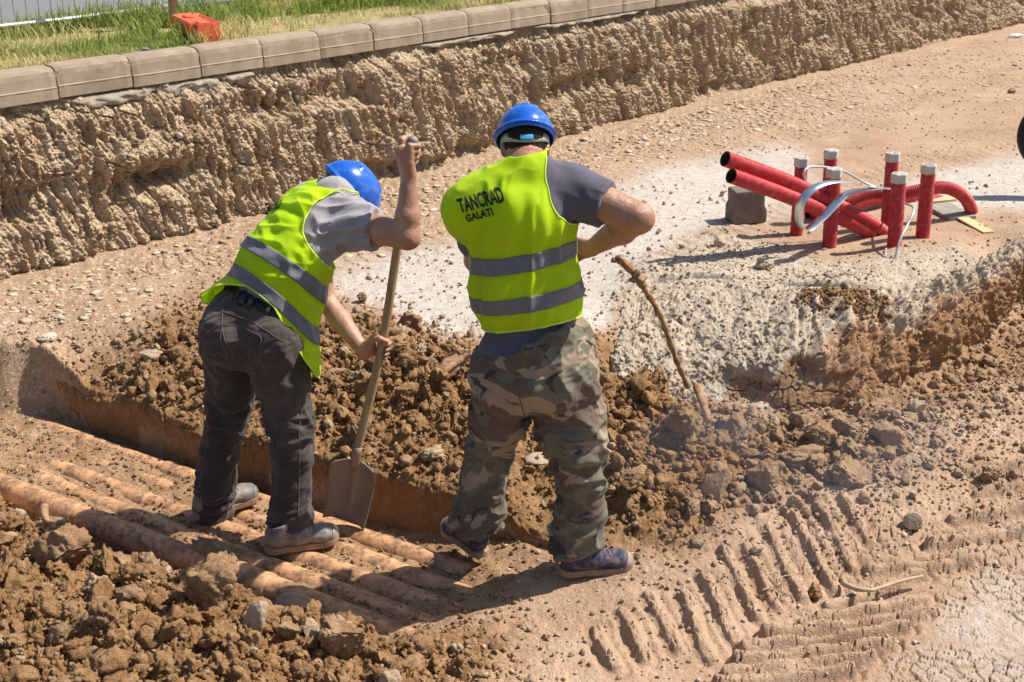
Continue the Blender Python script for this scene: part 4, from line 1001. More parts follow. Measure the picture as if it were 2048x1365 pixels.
# ================================================================ ROOT, STICKS, WEEDS
M_ROOT = simple('muddy root', (.30, .165, .09), .9, .15, var=.3, sc=30, bump=.8, bd=.006, dirt=(.40, .27, .17), dirt_amt=.5, dsc=30)
Rp = [(1376,775,5.50),(1362,742,5.48),(1352,718,5.46),(1335,670,5.42),(1322,635,5.40),(1300,595,5.37),(1282,568,5.35)]
P = smooth_path([pd(*p) for p in Rp], 6); re_ = empty('bent_root', P[0], 'bent reddish root sticking up from the heap against the gravel mound', 'root')
V, F = tube(P, [.014 + .003 * math.sin(i * 1.3) for i in range(len(P))], 10); mesh_np('stem', V, F, M_ROOT, re_)
P = smooth_path([pd(1286,574,5.35), pd(1272,552,5.34), pd(1256,534,5.33), pd(1236,517,5.32)], 6)
V, F = tube(P, [.018, .03, .036, .034, .03, .032, .036, .034, .033, .033, .033, .033, .034, .032, .03, .03, .034, .03, .018][:len(P)], 10, flat=.55); V = np.array(V); V += (V - np.array(P[8])) * .05 + .006 * fb3(V * 40, 2, 9)[:, None]
mesh_np('broken_head', V, F, M_ROOT, re_)
for i, (x, y, D, r) in enumerate([(1282,558,5.31,.035),(1268,560,5.31,.028),(1240,516,5.30,.024),(1228,520,5.3,.018),(1275,545,5.3,.02)]):
    P_, Fq = clod_shape(3, 80 + i, 5, .16, (1, .8, .7)); mesh_np('mud_lump', P_ * r + np.array(pd(x, y, D)), Fq, M_CLOD, re_, cols={'soil': np.repeat([[.45, .2, 0]], len(P_), 0)})
def stick(pts, r, name, lab, cat, mat=M_ROOT):
    P = smooth_path([pz(*p) for p in pts], 6); n = len(P); V, F = tube(P, [r * (1 - .5 * i / n) for i in range(n)], 8)
    V = np.array(V); V += .25 * r * fb3(V * 30, 2, 3)[:, None]; return tag(mesh_np(name, V, F, mat), lab, cat)
M_STRAW = simple('dry stalk', (.46, .33, .21), .9, .1, var=.2)
stick([(1685,1165,-.02),(1712,1178,-.01),(1745,1180,-.005),(1790,1165,-.01),(1845,1152,-.02)], .011, 'dry_root', 'pale twisted dry root lying across the tyre tread marks', 'root', M_STRAW)
stick([(1395,775,.17),(1408,812,.16),(1418,842,.15)], .024, 'buried_pole', 'short thick muddy stake end in the heap below the bent root', 'stake', M_ROOT)
stick([(850,770,.30),(885,745,.34),(925,718,.37),(945,712,.39)], .022, 'muddy_root', 'thick dark root behind the left thigh of the camouflage trousers', 'root')
stick([(88,1015,-.0),(92,1040,.0),(110,1058,.0)], .02, 'broken_root', 'short reddish broken root at the left beside the front pipe', 'root')
stick([(265,1365,.21),(290,1335,.22),(325,1320,.21)], .007, 'thin_root', 'thin pale root at the bottom edge in the near spoil heap', 'root', M_STRAW)
rw = random.Random(8)
wv = []; wc = pz(1556, 1185, -.03)
for i in range(22):
    a = rw.uniform(0, 6.28); L_ = rw.uniform(.03, .09); d = Vector((math.cos(a), math.sin(a), rw.uniform(-.1, .5))); b0 = wc + Vector((rw.uniform(-.02, .02), rw.uniform(-.05, .05), .01))
    wv.append(tube(smooth_path([b0, b0 + d * L_ * .5 + Vector((0, 0, .012)), b0 + d * L_], 4), .0022, 5))
V, F = merge(wv); tag(mesh_np('dry_grass_tuft', V, F, M_STRAW), 'small tuft of straw coloured dry grass among the tyre marks', 'dry grass')

# ================================================================ BODIES AND CLOTHES AS BLENDED VOLUMES
def nv(v): v = np.asarray(v, float); return v / np.linalg.norm(v)
def _a(v): return np.asarray(v, float)
def CO(a, b, ra, rb, k=.02, n=None, f=1.0, op='u'): return ('co', _a(a), _a(b), ra, rb, k, None if n is None else nv(n), f, op)
def EL(c, ax, rad, k=.03, op='u'):                    # ax: 3 unit rows
    return ('el', _a(c), _a(ax), _a(rad), k, op)
def HS(c, n, k=.004, lim=None): return ('hs', _a(c), nv(n), k, lim)     # cuts away the side n points to (within lim of c)
def SL(a, b, ra, rb, h, k=.004): return ('sl', _a(a), _a(b), ra, rb, h, k)
def pev(pr, P):
    t = pr[0]
    if t == 'co':
        _, a, b, ra, rb, k, n, f, op = pr
        if n is not None:
            P = P + np.outer((P - a) @ n, n) * (1 / f - 1)
            b = b + n * ((b - a) @ n) * (1 / f - 1)
        d = b - a; L2 = max(d @ d, 1e-9); h = np.clip((P - a) @ d / L2, 0, 1)
        return np.linalg.norm(P - a - h[:, None] * d, axis=1) - (ra + (rb - ra) * h)
    if t == 'el':
        _, c, ax, rad, k, op = pr
        q = (P - c) @ ax.T; k0 = np.linalg.norm(q / rad, axis=1); k1 = np.linalg.norm(q / rad ** 2, axis=1) + 1e-9
        return k0 * (k0 - 1) / k1
    if t == 'sl':      # flat bottomed sole
        _, a, b, ra, rb, h, k = pr
        d = b - a; dz = P[:, 2] - a[2]; Q = P.copy(); Q[:, 2] = a[2]; hh = np.clip((Q - a) @ d / (d @ d), 0, 1)
        d2 = np.linalg.norm(Q - a - hh[:, None] * d, axis=1) - (ra + (rb - ra) * hh)
        return np.maximum(d2, np.abs(dz) - h)
def bounds(pr):
    t = pr[0]
    if t == 'co': r = max(pr[3], pr[4]) * max(1, 1); return np.minimum(pr[1], pr[2]) - r, np.maximum(pr[1], pr[2]) + r
    if t == 'el':
        e = np.sqrt(((pr[2] * pr[3][:, None]) ** 2).sum(0)); return pr[1] - e, pr[1] + e
    if t == 'sl': r = max(pr[3], pr[4], pr[5]); return np.minimum(pr[1], pr[2]) - r, np.maximum(pr[1], pr[2]) + r
def smin(a, b, k):
    h = np.maximum(k - np.abs(a - b), 0) / k; return np.minimum(a, b) - h * h * k * .25
def sdf_at(prims, P):
    D = np.full(len(P), 1.0)
    for pr in prims:
        if pr[0] == 'hs': continue
        D = smin(D, pev(pr, P), max(pr[-2] if pr[0] != 'co' else pr[5], 1e-4) if pr[0] != 'sl' else pr[6])
    return D
def polygonize(prims, res):
    lo = np.min([bounds(p)[0] for p in prims if p[0] != 'hs'], 0) - .03; hi = np.max([bounds(p)[1] for p in prims if p[0] != 'hs'], 0) + .03
    n = np.ceil((hi - lo) / res).astype(int) + 1
    D = np.full(n, .05, np.float32); ax = [lo[i] + np.arange(n[i]) * res for i in range(3)]
    for pr in prims:
        if pr[0] == 'hs':
            _, c, nn, k, lim = pr
            if lim is None: i0 = [0, 0, 0]; i1 = list(n)
            else: i0 = [int(max(0, (c[i] - lim - lo[i]) / res)) for i in range(3)]; i1 = [int(min(n[i], (c[i] + lim - lo[i]) / res + 1)) for i in range(3)]
            G = np.stack(np.meshgrid(*[ax[i][i0[i]:i1[i]] for i in range(3)], indexing='ij'), -1)
            S = tuple(slice(i0[i], i1[i]) for i in range(3)); h = (G - c) @ nn
            w = h
            if lim is not None: w = np.where(np.linalg.norm(G - c, axis=-1) < lim, h, -1)
            D[S] = np.maximum(D[S], w); continue
        a, b = bounds(pr); m = .045
        if pr[0] == 'co': k = pr[5]; op = pr[8]
        elif pr[0] == 'el': k = pr[4]; op = pr[5]
        else: k = pr[6]; op = 'u'
        i0 = [int(max(0, (a[i] - m - lo[i]) / res)) for i in range(3)]; i1 = [int(min(n[i], (b[i] + m - lo[i]) / res + 2)) for i in range(3)]
        G = np.stack(np.meshgrid(*[ax[i][i0[i]:i1[i]] for i in range(3)], indexing='ij'), -1); sh = G.shape[:3]
        d = pev(pr, G.reshape(-1, 3)).reshape(sh).astype(np.float32); S = tuple(slice(i0[i], i1[i]) for i in range(3))
        if op == 'u': D[S] = smin(D[S], d, k)
        else: D[S] = -smin(-D[S], d, k)
    ins = D < 0
    c = ins[:-1, :-1, :-1].astype(np.int8)
    tot = np.zeros_like(c)
    for dx in (0, 1):
        for dy in (0, 1):
            for dz in (0, 1): tot += ins[dx:n[0] - 1 + dx, dy:n[1] - 1 + dy, dz:n[2] - 1 + dz]
    act = (tot > 0) & (tot < 8); I = np.argwhere(act); idx = np.full(act.shape, -1, np.int64); idx[act] = np.arange(len(I))
    acc = np.zeros((len(I), 3)); cnt = np.zeros(len(I))
    cor = [(0,0,0),(1,0,0),(0,1,0),(1,1,0),(0,0,1),(1,0,1),(0,1,1),(1,1,1)]
    vals = [D[I[:, 0] + a, I[:, 1] + b, I[:, 2] + c_] for a, b, c_ in cor]
    for i in range(8):
        for j in range(i + 1, 8):
            if sum(abs(p - q) for p, q in zip(cor[i], cor[j])) != 1: continue
            m = (vals[i] < 0) != (vals[j] < 0); t = np.where(m, vals[i] / np.where(vals[i] == vals[j], 1, vals[i] - vals[j]), 0)
            p = np.array(cor[i]) + t[:, None] * (np.array(cor[j]) - np.array(cor[i])); acc += p * m[:, None]; cnt += m
    V = lo + (I + acc / cnt[:, None]) * res
    F = []
    for axn in range(3):
        s0 = [slice(None)] * 3; s1 = [slice(None)] * 3; s0[axn] = slice(0, -1); s1[axn] = slice(1, None)
        e = ins[tuple(s0)] != ins[tuple(s1)]; E = np.argwhere(e); o = [x for x in range(3) if x != axn]
        E = E[(E[:, o[0]] > 0) & (E[:, o[1]] > 0) & (E[:, o[0]] < n[o[0]] - 1) & (E[:, o[1]] < n[o[1]] - 1)]
        q = []
        for da, db in ((-1, -1), (0, -1), (0, 0), (-1, 0)):
            c_ = E.copy(); c_[:, o[0]] += da; c_[:, o[1]] += db; q.append(idx[c_[:, 0], c_[:, 1], c_[:, 2]])
        q = np.stack(q, 1); fl = ins[E[:, 0], E[:, 1], E[:, 2]]
        if axn == 1: fl = ~fl
        q = np.where(fl[:, None], q, q[:, ::-1]); F.append(q[(q >= 0).all(1)])
    return V, np.concatenate(F)
def vnormals(V, F):
    a, b, c, d = [V[F[:, i]] for i in range(4)]; fn = np.cross(c - a, d - b); N = np.zeros_like(V)
    for i in range(4): np.add.at(N, F[:, i], fn)
    return N / (np.linalg.norm(N, axis=1)[:, None] + 1e-12)
def relax(V, F, it=1, lam=.5):
    for _ in range(it):
        S = np.zeros_like(V); c = np.zeros(len(V))
        for i in range(4):
            np.add.at(S, F[:, i], V[F[:, (i + 1) % 4]]); np.add.at(c, F[:, i], 1)
            np.add.at(S, F[:, i], V[F[:, (i - 1) % 4]]); np.add.at(c, F[:, i], 1)
        V = V + lam * (S / np.maximum(c, 1)[:, None] - V)
    return V
def volume(name, prims, res, mat, parent, disp=None, smoothn=1, cols=None):
    V, F = polygonize(prims, res); V = relax(V, F, smoothn)
    if disp is not None:
        N = vnormals(V, F); V = V + N * disp(V, N)[:, None]
    o = mesh_np(name, V, F, mat, parent, cols=cols(V) if cols else None)
    return o, V, F
def ridge(x): return 1 - np.abs(x) * 2
def folds(V, dirs, seed, amp):
    """folds: list of (direction along the fold, scale across, scale along, weight)"""
    r = 0
    for i, (d, sa, sl2, w) in enumerate(dirs):
        d = nv(d); al = V @ d; P = V - np.outer(al, d)
        Q = P * sa + np.outer(al, d) * sl2 + .35 * fb3(V * 7, 2, seed + 50 + i)[:, None]
        r = r + (ridge(vn3(Q[:, 0], Q[:, 1], Q[:, 2], seed + i)) - .3) * (w(V) if callable(w) else w)
    return r * amp
def strokes(V, L):
    """individual creases: (a, b, width, height)"""
    r = np.zeros(len(V))
    for a, b, w, h in L:
        a = _a(a); b = _a(b); d = b - a; t = np.clip((V - a) @ d / (d @ d), 0, 1); q = np.linalg.norm(V - a - t[:, None] * d, axis=1)
        r += h * np.exp(-(q / w) ** 2) * np.sin(np.pi * np.clip(t, .08, .92))
    return r

# ---- cloth worn over the trunk
def vest_points(U, Vv, W, prims, offset, fold=None, smooth=2):
    """U angle round the trunk (0 = back, + = to W['lat']), Vv 0 hem .. 1 neck; returns points and outward directions"""
    cen = W['cen']; nC = len(cen); vs = W['vs']
    C = np.stack([np.interp(Vv, vs, [c[i] for c in cen]) for i in range(3)], -1)
    T = nv(_a(cen[-1]) - _a(cen[0])); 
    lat = nv(W['lat'] - T * (W['lat'] @ T)); back = np.cross(lat, T)
    be = np.clip((Vv - W['vk']) / (1 - W['vk']), 0, 1) * W.get('bmax', 1.25)
    D = np.cos(be)[..., None] * (np.cos(U)[..., None] * back + np.sin(U)[..., None] * lat) + np.sin(be)[..., None] * T
    sh = U.shape; Cf = C.reshape(-1, 3); Df = D.reshape(-1, 3)
    r = np.full(len(Cf), .42)
    for _ in range(40): r = np.maximum(r - .85 * sdf_at(prims, Cf + Df * r[:, None]), .03)
    r = r.reshape(sh)
    for _ in range(smooth):
        s = r.copy(); s[1:-1] = (r[:-2] + r[2:] + r[1:-1]) / 3; s[0] = (r[-1] + r[1] + r[0]) / 3 if W.get('closed', True) else s[0]
        s[:, 1:-1] = (s[:, :-2] + s[:, 2:] + s[:, 1:-1]) / 3; r = np.maximum(s, r * .5 + s * .5)
    r = r + (offset(Vv) if callable(offset) else offset)
    P = C + D * r[..., None]
    if fold is not None: P = P + D * fold(P.reshape(-1, 3), U, Vv).reshape(sh)[..., None]
    return P, D
def thick(V, F, th, N=None):
    """close a sheet with thickness th; V (n,3), F quads"""
    if N is None: N = vnormals(V, F)
    n = len(V); e = {}
    for f in F:
        for i in range(4):
            a, b = int(f[i]), int(f[(i + 1) % 4]); e[(a, b)] = 1
    rim = [(a, b) for (a, b) in e if (b, a) not in e]
    F2 = [F, F[:, ::-1] + n, np.array([[b, a, a + n, b + n] for a, b in rim])] if rim else [F, F[:, ::-1] + n]
    return np.concatenate([V, V - N * th]), np.concatenate(F2)
def vest_sheet(name, W, prims, mat, parent, u0, u1, v0f, v1, holes, nu, nvv, offset, fold, th=.003, hemdrop=None, post=None):
    """sheet with conforming arm holes; holes: list of (uc, vc, du, dv, power)"""
    full = abs((u1 - u0) - 2 * math.pi) < 1e-6
    uu = np.linspace(u0, u1, nu, endpoint=not full); vv = np.linspace(0, 1, nvv)
    U, T = np.meshgrid(uu, vv, indexing='ij'); U = U.copy(); Vv = v0f(U) + (v1 - v0f(U)) * T
    dele = np.zeros(U.shape, bool)
    for (uc, vc, du, dv, pw) in holes:
        a = (U - uc + math.pi) % (2 * math.pi) - math.pi; b = Vv - vc
        rr = (np.abs(a / du) ** pw + np.abs(b / dv) ** pw) ** (1 / pw); dele |= rr < 1
    F = quads(nu, nvv, full)
    bad = dele.reshape(-1)[F].sum(1)
    keepf = bad == 0; near = dele.reshape(-1)
    F = F[keepf]
    # snap the rim of each hole on to its curve
    rimv = np.zeros(U.size, bool); dd = dele.copy()
    nb = dd.copy(); nb[1:] |= dd[:-1]; nb[:-1] |= dd[1:]; nb[:, 1:] |= dd[:, :-1]; nb[:, :-1] |= dd[:, 1:]
    n2 = nb.copy(); n2[1:] |= nb[:-1]; n2[:-1] |= nb[1:]; n2[:, 1:] |= nb[:, :-1]; n2[:, :-1] |= nb[:, 1:]
    rim = n2 & ~dele & nb
    for (uc, vc, du, dv, pw) in holes:
        a = (U - uc + math.pi) % (2 * math.pi) - math.pi; b = Vv - vc
        rr = (np.abs(a / du) ** pw + np.abs(b / dv) ** pw) ** (1 / pw)
        m = rim & (rr < 1.4) & (rr >= 1)
        U = np.where(m, uc + a / rr, U); Vv = np.where(m, vc + b / rr, Vv)
    P, D = vest_points(U, Vv, W, prims, offset, fold)
    if post is not None: P = post(P, U, Vv)
    V = P.reshape(-1, 3); used = np.zeros(len(V), bool); used[F] = True; mp = np.cumsum(used) - 1
    V = V[used]; F = mp[F]
    N = vnormals(V, F)
    if (N * D.reshape(-1, 3)[used]).sum() < 0: F = F[:, ::-1]; N = -N
    V2, F2 = thick(V, F, th, N)
    o = mesh_np(name, V2, F2, mat, parent)
    return o, V, F
def band(name, W, prims, mat, parent, u0, u1, va, vb, nu, offset, fold, post=None, nvb=9):
    U, T = np.meshgrid(np.linspace(u0, u1, nu), np.linspace(0, 1, nvb), indexing='ij')
    A = va(U) if callable(va) else va; B_ = vb(U) if callable(vb) else vb
    Vv = A + (B_ - A) * T
    W2 = dict(W); W2['closed'] = False
    P, D = vest_points(U, Vv, W2, prims, offset, fold)
    if post is not None: P = post(P, U, Vv)
    V = P.reshape(-1, 3); F = quads(nu, nvb); N = vnormals(V, F)
    if (N * D.reshape(-1, 3)).sum() < 0: F = F[:, ::-1]; N = -N
    V2, F2 = thick(V, F, .0015, N)
    return mesh_np(name, V2, F2, mat, parent)

# ---- hand closed round a shaft: c grip centre, ax shaft axis towards the thumb side, pd_ direction from shaft to palm, sd the way the fingers leave
def gripping_hand(c, ax, palm, sweep, wrist, rs=.017, sc=1.0):
    ax = nv(ax); palm = nv(palm - ax * (palm @ ax)); tang = nv(np.cross(ax, palm)) * sweep
    c = _a(c); P = []
    def at(ang, rad, off): return c + ax * off + (palm * math.cos(ang) + tang * math.sin(ang)) * rad
    pc = at(-.35, rs + .026 * sc, 0)
    # palm: four metacarpals from the wrist to the knuckles
    offs = [.034, .012, -.010, -.031]; lens = [1.0, 1.08, 1.0, .85]
    wr = _a(wrist)
    for o_, l in zip(offs, lens):
        kn = at(.45, rs + .024 * sc, o_ * sc)
        P.append(CO(wr + ax * o_ * .35, kn, .019 * sc, .0125 * sc, .016))
    P.append(CO(wr, pc, .026 * sc, .027 * sc, .02, palm, .72))
    for i, (o_, l) in enumerate(zip(offs, lens)):
        rf = (.0095, .0098, .0093, .0082)[i] * sc; R = rs + rf * .95; th = [.45, 1.45, 2.45, 3.35]
        if l < .9: th = [.45, 1.3, 2.2, 3.0]
        pts = [at(th[0], rs + .022 * sc, o_ * sc), at(th[1], R + .004, o_ * sc * .97), at(th[2], R, o_ * sc * .94), at(th[3], R, o_ * sc * .92)]
        rr = [rf * 1.2, rf * 1.08, rf, rf * .85]
        for a, b, r0, r1 in zip(pts, pts[1:], rr, rr[1:]): P.append(CO(a, b, r0, r1, .0035))
    # thumb leaves the side of the palm and closes the other way
    tb = [wr + (pc - wr) * .35 + ax * .020 * sc, at(-.9, rs + .024 * sc, .040 * sc), at(-1.7, rs + .013 * sc, .052 * sc), at(-2.6, rs + .010 * sc, .046 * sc)]
    for a, b, r0, r1 in zip(tb, tb[1:], (.020, .0145, .0115), (.0145, .0115, .0095)): P.append(CO(a, b, r0 * sc, r1 * sc, .007))
    return P

def make_shoe(parent, heel, toedir, up, mats, L=.29, wid=1.0, seed=0, sock=None):
    """shoe: heel = where the back of the heel touches, toedir forward, up normal of the sole"""
    x = nv(toedir); z = nv(_a(up) - x * (_a(up) @ x)); y = np.cross(z, x)
    M = Matrix(((x[0], y[0], z[0], heel[0]), (x[1], y[1], z[1], heel[1]), (x[2], y[2], z[2], heel[2]), (0, 0, 0, 1)))
    k = L / .29; I3 = np.eye(3)
    P = [CO((.045, 0, .052), (.13, 0, .058), .040, .041, .02, (0, 0, 1), 1.0), CO((.13, 0, .060), (.215, .004, .042), .043, .043, .03, (0, 0, 1), .78),
         EL((.232, .004, .044), I3, (.056, .046 * wid, .036), .02), CO((.05, 0, .07), (.062, 0, .112), .040, .043, .02), HS((.05, 0, .118), (-.25, 0, 1)),
         EL((.055, 0, .135), I3, (.036, .032, .05), .01, 's')]
    def dsp(V, N): return .0012 * ridge(vn3(V[:, 0] * 45, V[:, 1] * 12, V[:, 2] * 30, seed)) * sst(.10, .16, V[:, 0]) + .0012 * fb3(V * 60, 2, seed)
    def T(V): return (V * k) @ np.array([x, y, z]) + _a(heel)
    V, F = polygonize(P, .004); V = relax(V, F, 1); V = V + vnormals(V, F) * dsp(V, 0)[:, None]
    sh = mesh_np('shoe', T(V), F, mats[0], parent)
    S = [SL((.040, 0, .013), (.12, 0, .013), .042, .038, .014), SL((.12, 0, .013), (.243, .004, .013), .038, .049, .014)]
    V, F = polygonize(S, .0035); V[:, 2] += .012 * sst(.22, .30, V[:, 0]); V = relax(V, F, 1)
    def child(nm, V, F, m): return mesh_np(nm, V, F, m, sh)
    child('sole', T(V), F, mats[1])
    V, F = polygonize([EL((.250, .004, .040), I3, (.041, .0485, .0375), .01), HS((.252, 0, .04), (-1, 0, .45)), HS((.25, 0, .024), (0, 0, -1))], .0035); V = relax(V, F, 1); child('toe_cap', T(V), F, mats[2])
    pr = []
    for i in range(5):
        xx = .115 + i * .020; zz = .112 - i * .0062; pr.append(tube([T(np.array([[xx, s_ * .024, zz - abs(s_) * .012]]))[0] for s_ in (-1, -.4, .4, 1)], .0034, 6))
    a = T(np.array([[.120, 0, .108]]))[0]
    for sgn in (-1, 1): pr.append(tube([a, T(np.array([[.135, sgn * .025, .112]]))[0], T(np.array([[.15, sgn * .030, .090]]))[0]], .0024, 6))
    V, F = merge(pr); child('laces', V, F, mats[3])
    return sh
def make_helmet(person, c, up, fwd, parts_mat, s=1.0, seed=0):
    z = nv(up); x = nv(_a(fwd) - z * (_a(fwd) @ z)); y = np.cross(z, x); A = np.array([x, y, z]); c = _a(c)
    def T(V): return (np.asarray(V) * s) @ A + c
    I3 = np.eye(3)
    P = [EL((0, 0, 0), I3, (.142, .113, .122), .01), CO((-.055, 0, .100), (.055, 0, .100), .019, .019, .02, (0, 1, 0), 1.0),
         CO((-.06, .036, .100), (.06, .036, .100), .008, .008, .014), CO((-.06, -.036, .100), (.06, -.036, .100), .008, .008, .014),
         EL((.075, 0, .0), I3, (.105, .085, .018), .02), EL((0, 0, .004), I3, (.151, .124, .013), .012),
         EL((0, 0, -.01), I3, (.135, .107, .118), .004, 's'), HS((0, 0, -.012), (0, 0, -1))]
    V, F = polygonize(P, .0034); V = relax(V, F, 2)
    bend = .035 * np.clip(-V[:, 0] - .02, 0, 1) * 0
    V[:, 2] += -.05 * np.clip(np.abs(V[:, 1]) - .06, 0, 1) ** 1.2 * (V[:, 2] < .03) + bend
    h = mesh_np('hard_hat', T(V), F, parts_mat[0], person)
    def child(nm, V, F, m): return mesh_np(nm, V, F, m, h)
    # head band inside, hanging lower at the nape
    n = 60; V = []; 
    for i in range(n):
        a = 2 * math.pi * i / n; bk = max(0, -math.cos(a)) ** 2
        for (rr, dz) in ((0, .016), (.002, .016), (.002, -.016), (0, -.016)):
            V.append(((.112 + rr) * math.cos(a), (.092 + rr) * math.sin(a), -.018 - .030 * bk + dz * (1 + .25 * bk)))
    F = quads(n, 4, True); child('head_band', T(V), F, parts_mat[1])
    V = []; n = 24
    for i in range(n):
        a = math.pi - .9 + 1.8 * i / (n - 1)
        for rr, dz in ((0, .006), (.0015, .006), (.0015, -.006), (0, -.006)): V.append(((.114 + rr) * math.cos(a), (.094 + rr) * math.sin(a), .022 - .012 * math.cos((i / (n - 1) - .5) * 3.1) + dz))
    F = quads(n, 4); child('harness_strap', T(V), F, parts_mat[1])
    b, f = box((-.116, 0, -.050), (.012, .05, .022), None, .004); child('adjuster', T(np.array([v[:] for v in b])), f, parts_mat[2])
    return h, T

# ---------------------------------------------------------------- cloth and skin materials
def skin_mat(name, c1, c2):
    t = NT(name, .34, .6); t.b.inputs['Subsurface Weight'].default_value = .12; t.b.inputs['Subsurface Radius'].default_value = (.02, .008, .004)
    t.b.inputs['Subsurface Scale'].default_value = .3
    c = t.ramp(t.noise(14, 5, .6), [(.3, c1), (.7, c2)]); c = t.mix(t.ramp(t.noise(60, 4, .8), [(.5, 0.), (.8, .35)]), c, tuple(x * .7 for x in c1)); t.col(c)
    t.bump(t.math('ADD', t.noise(180, 4, .7), t.math('MULTIPLY', t.noise(34, 5, .7), 1.2)), .6, .004); return t.m
M_SKIN1 = skin_mat('tanned skin', (.33, .155, .085), (.45, .235, .145))
M_SKIN2 = skin_mat('tanned skin fair', (.35, .170, .098), (.48, .265, .175))
def cloth(name, c, rough=.85, weave=420, bumps=.25, var=.12, tr=0.0, dust=None, da=.4, fine=.0):
    t = NT(name, rough, .2); t.b.inputs['Sheen Weight'].default_value = .15
    a = tuple(x * (1 - var) for x in c); b = tuple(min(1, x * (1 + var)) for x in c)
    cc = t.ramp(t.noise(9, 5, .6), [(.3, a), (.7, b)])
    if dust: cc = t.mix(t.ramp(t.noise(5, 6, .7), [(.5, 0.), (.8, da)]), cc, dust)
    t.col(cc)
    t.bump(t.math('ADD', t.noise(weave, 2, .6), t.math('MULTIPLY', t.noise(22, 4, .6), 3.0)), bumps, .004)
    if tr:
        tn = t.n('ShaderNodeBsdfTranslucent'); t.L(cc, tn.inputs['Color']); ms = t.n('ShaderNodeMixShader'); ms.inputs[0].default_value = tr
        t.L(t.b.outputs[0], ms.inputs[1]); t.L(tn.outputs[0], ms.inputs[2]); t.L(ms.outputs[0], t.out.inputs['Surface'])
    return t.m
M_HIVIS = cloth('fluorescent yellow cloth', (.78, 1.0, .02), .6, 300, .14, .03, .60, (.60, .66, .12), .25)
M_EDGE = cloth('yellow edging tape', (.72, .92, .10), .6, 300, .1, .05, .2)
M_REFL = cloth('grey reflective tape', (.150, .150, .165), .45, 500, .10, .08)
M_PRINT = simple('black print', (.012, .012, .012), .6, .3)
M_TEEG = cloth('grey cotton shirt', (.33, .30, .31), .9, 500, .15, .08)
M_TEEN = cloth('dark slate cotton shirt', (.105, .095, .125), .9, 500, .18, .10)
M_JEAN = cloth('charcoal denim', (.058, .045, .039), .85, 600, .30, .25, 0, (.17, .125, .10), .75)
M_SEAM = cloth('jeans seam', (.115, .095, .085), .9, 600, .2)
M_BELT = simple('black webbing belt', (.012, .012, .014), .6, .4, bump=.3, sc=80)
M_BUCK = simple('black plastic buckle', (.01, .01, .01), .35, .5)
def camo():
    t = NT('camouflage cloth', .88, .15); v = t.mapping((1.0, 1.0, 1.45)); t.b.inputs['Sheen Weight'].default_value = .1
    n1 = t.noise(5.2, 3, .5, v, .7); v2 = t.mapping((1, 1, 1.5), (0, .4, .9)); n2 = t.noise(6.0, 3, .5, v2, .8); v3 = t.mapping((1, 1, 1.8), (.5, .2, 2.1)); n3 = t.noise(6.8, 3, .45, v3, .9)
    c = t.mix(t.ramp(n1, [(.49, 0.), (.505, 1.)]), (.130, .122, .085), (.105, .075, .055))
    c = t.mix(t.ramp(n2, [(.555, 0.), (.57, 1.)]), c, (.30, .225, .155))
    c = t.mix(t.ramp(n3, [(.60, 0.), (.615, 1.)]), c, (.030, .030, .032))
    c = t.mix(t.ramp(t.noise(4, 6, .7), [(.4, 0.), (.8, .45)]), c, (.21, .175, .135))
    t.col(c); t.bump(t.math('ADD', t.noise(500, 2, .6), t.math('MULTIPLY', t.noise(22, 4, .6), 3.0)), .25, .004); return t.m
M_CAMO = camo()
M_HAT = simple('blue hard hat plastic', (.010, .10, .50), .22, .5, 0, .06, 8, dirt=(.10, .22, .45), dirt_amt=.25, dsc=30)
M_BAND = simple('grey green harness plastic', (.42, .45, .36), .6, .3)
M_BLUEB = simple('light blue sweat band', (.05, .33, .55), .7)
M_ORKN = simple('orange knob', (.80, .16, .02), .4, .4)
M_HAIR = simple('short dark hair', (.030, .020, .014), .9, .15, var=.4, sc=120, bump=.8)
M_BOOTG = simple('scuffed grey leather', (.135, .135, .135), .55, .4, 0, .25, 20, .4, .002, (.34, .25, .17), .55, 18)
M_BOOTC = simple('shiny grey toe leather', (.17, .175, .18), .38, .5, 0, .2, 20, dirt=(.36, .28, .2), dirt_amt=.4, dsc=20)
M_SOLEB = simple('muddy rubber sole', (.25, .14, .09), .85, .2, 0, .3, 30, .5, .003, (.38, .25, .16), .6, 20)
M_LACE = simple('dirty laces', (.15, .13, .12), .9)
M_SNKN = simple('navy mesh', (.032, .040, .075), .8, .2, 0, .3, 160, .6, .003, (.20, .15, .11), .5, 40)
M_SNKG = simple('grey dusty toe guard', (.24, .225, .215), .8, .2, 0, .2, 40, dirt=(.36, .27, .19), dirt_amt=.6)
M_SOLER = simple('dusty brown sole', (.20, .13, .095), .85, .2, 0, .25, 30, .4, .003, (.36, .25, .16), .6, 20)
M_LACER = simple('purple laces', (.22, .13, .19), .8)

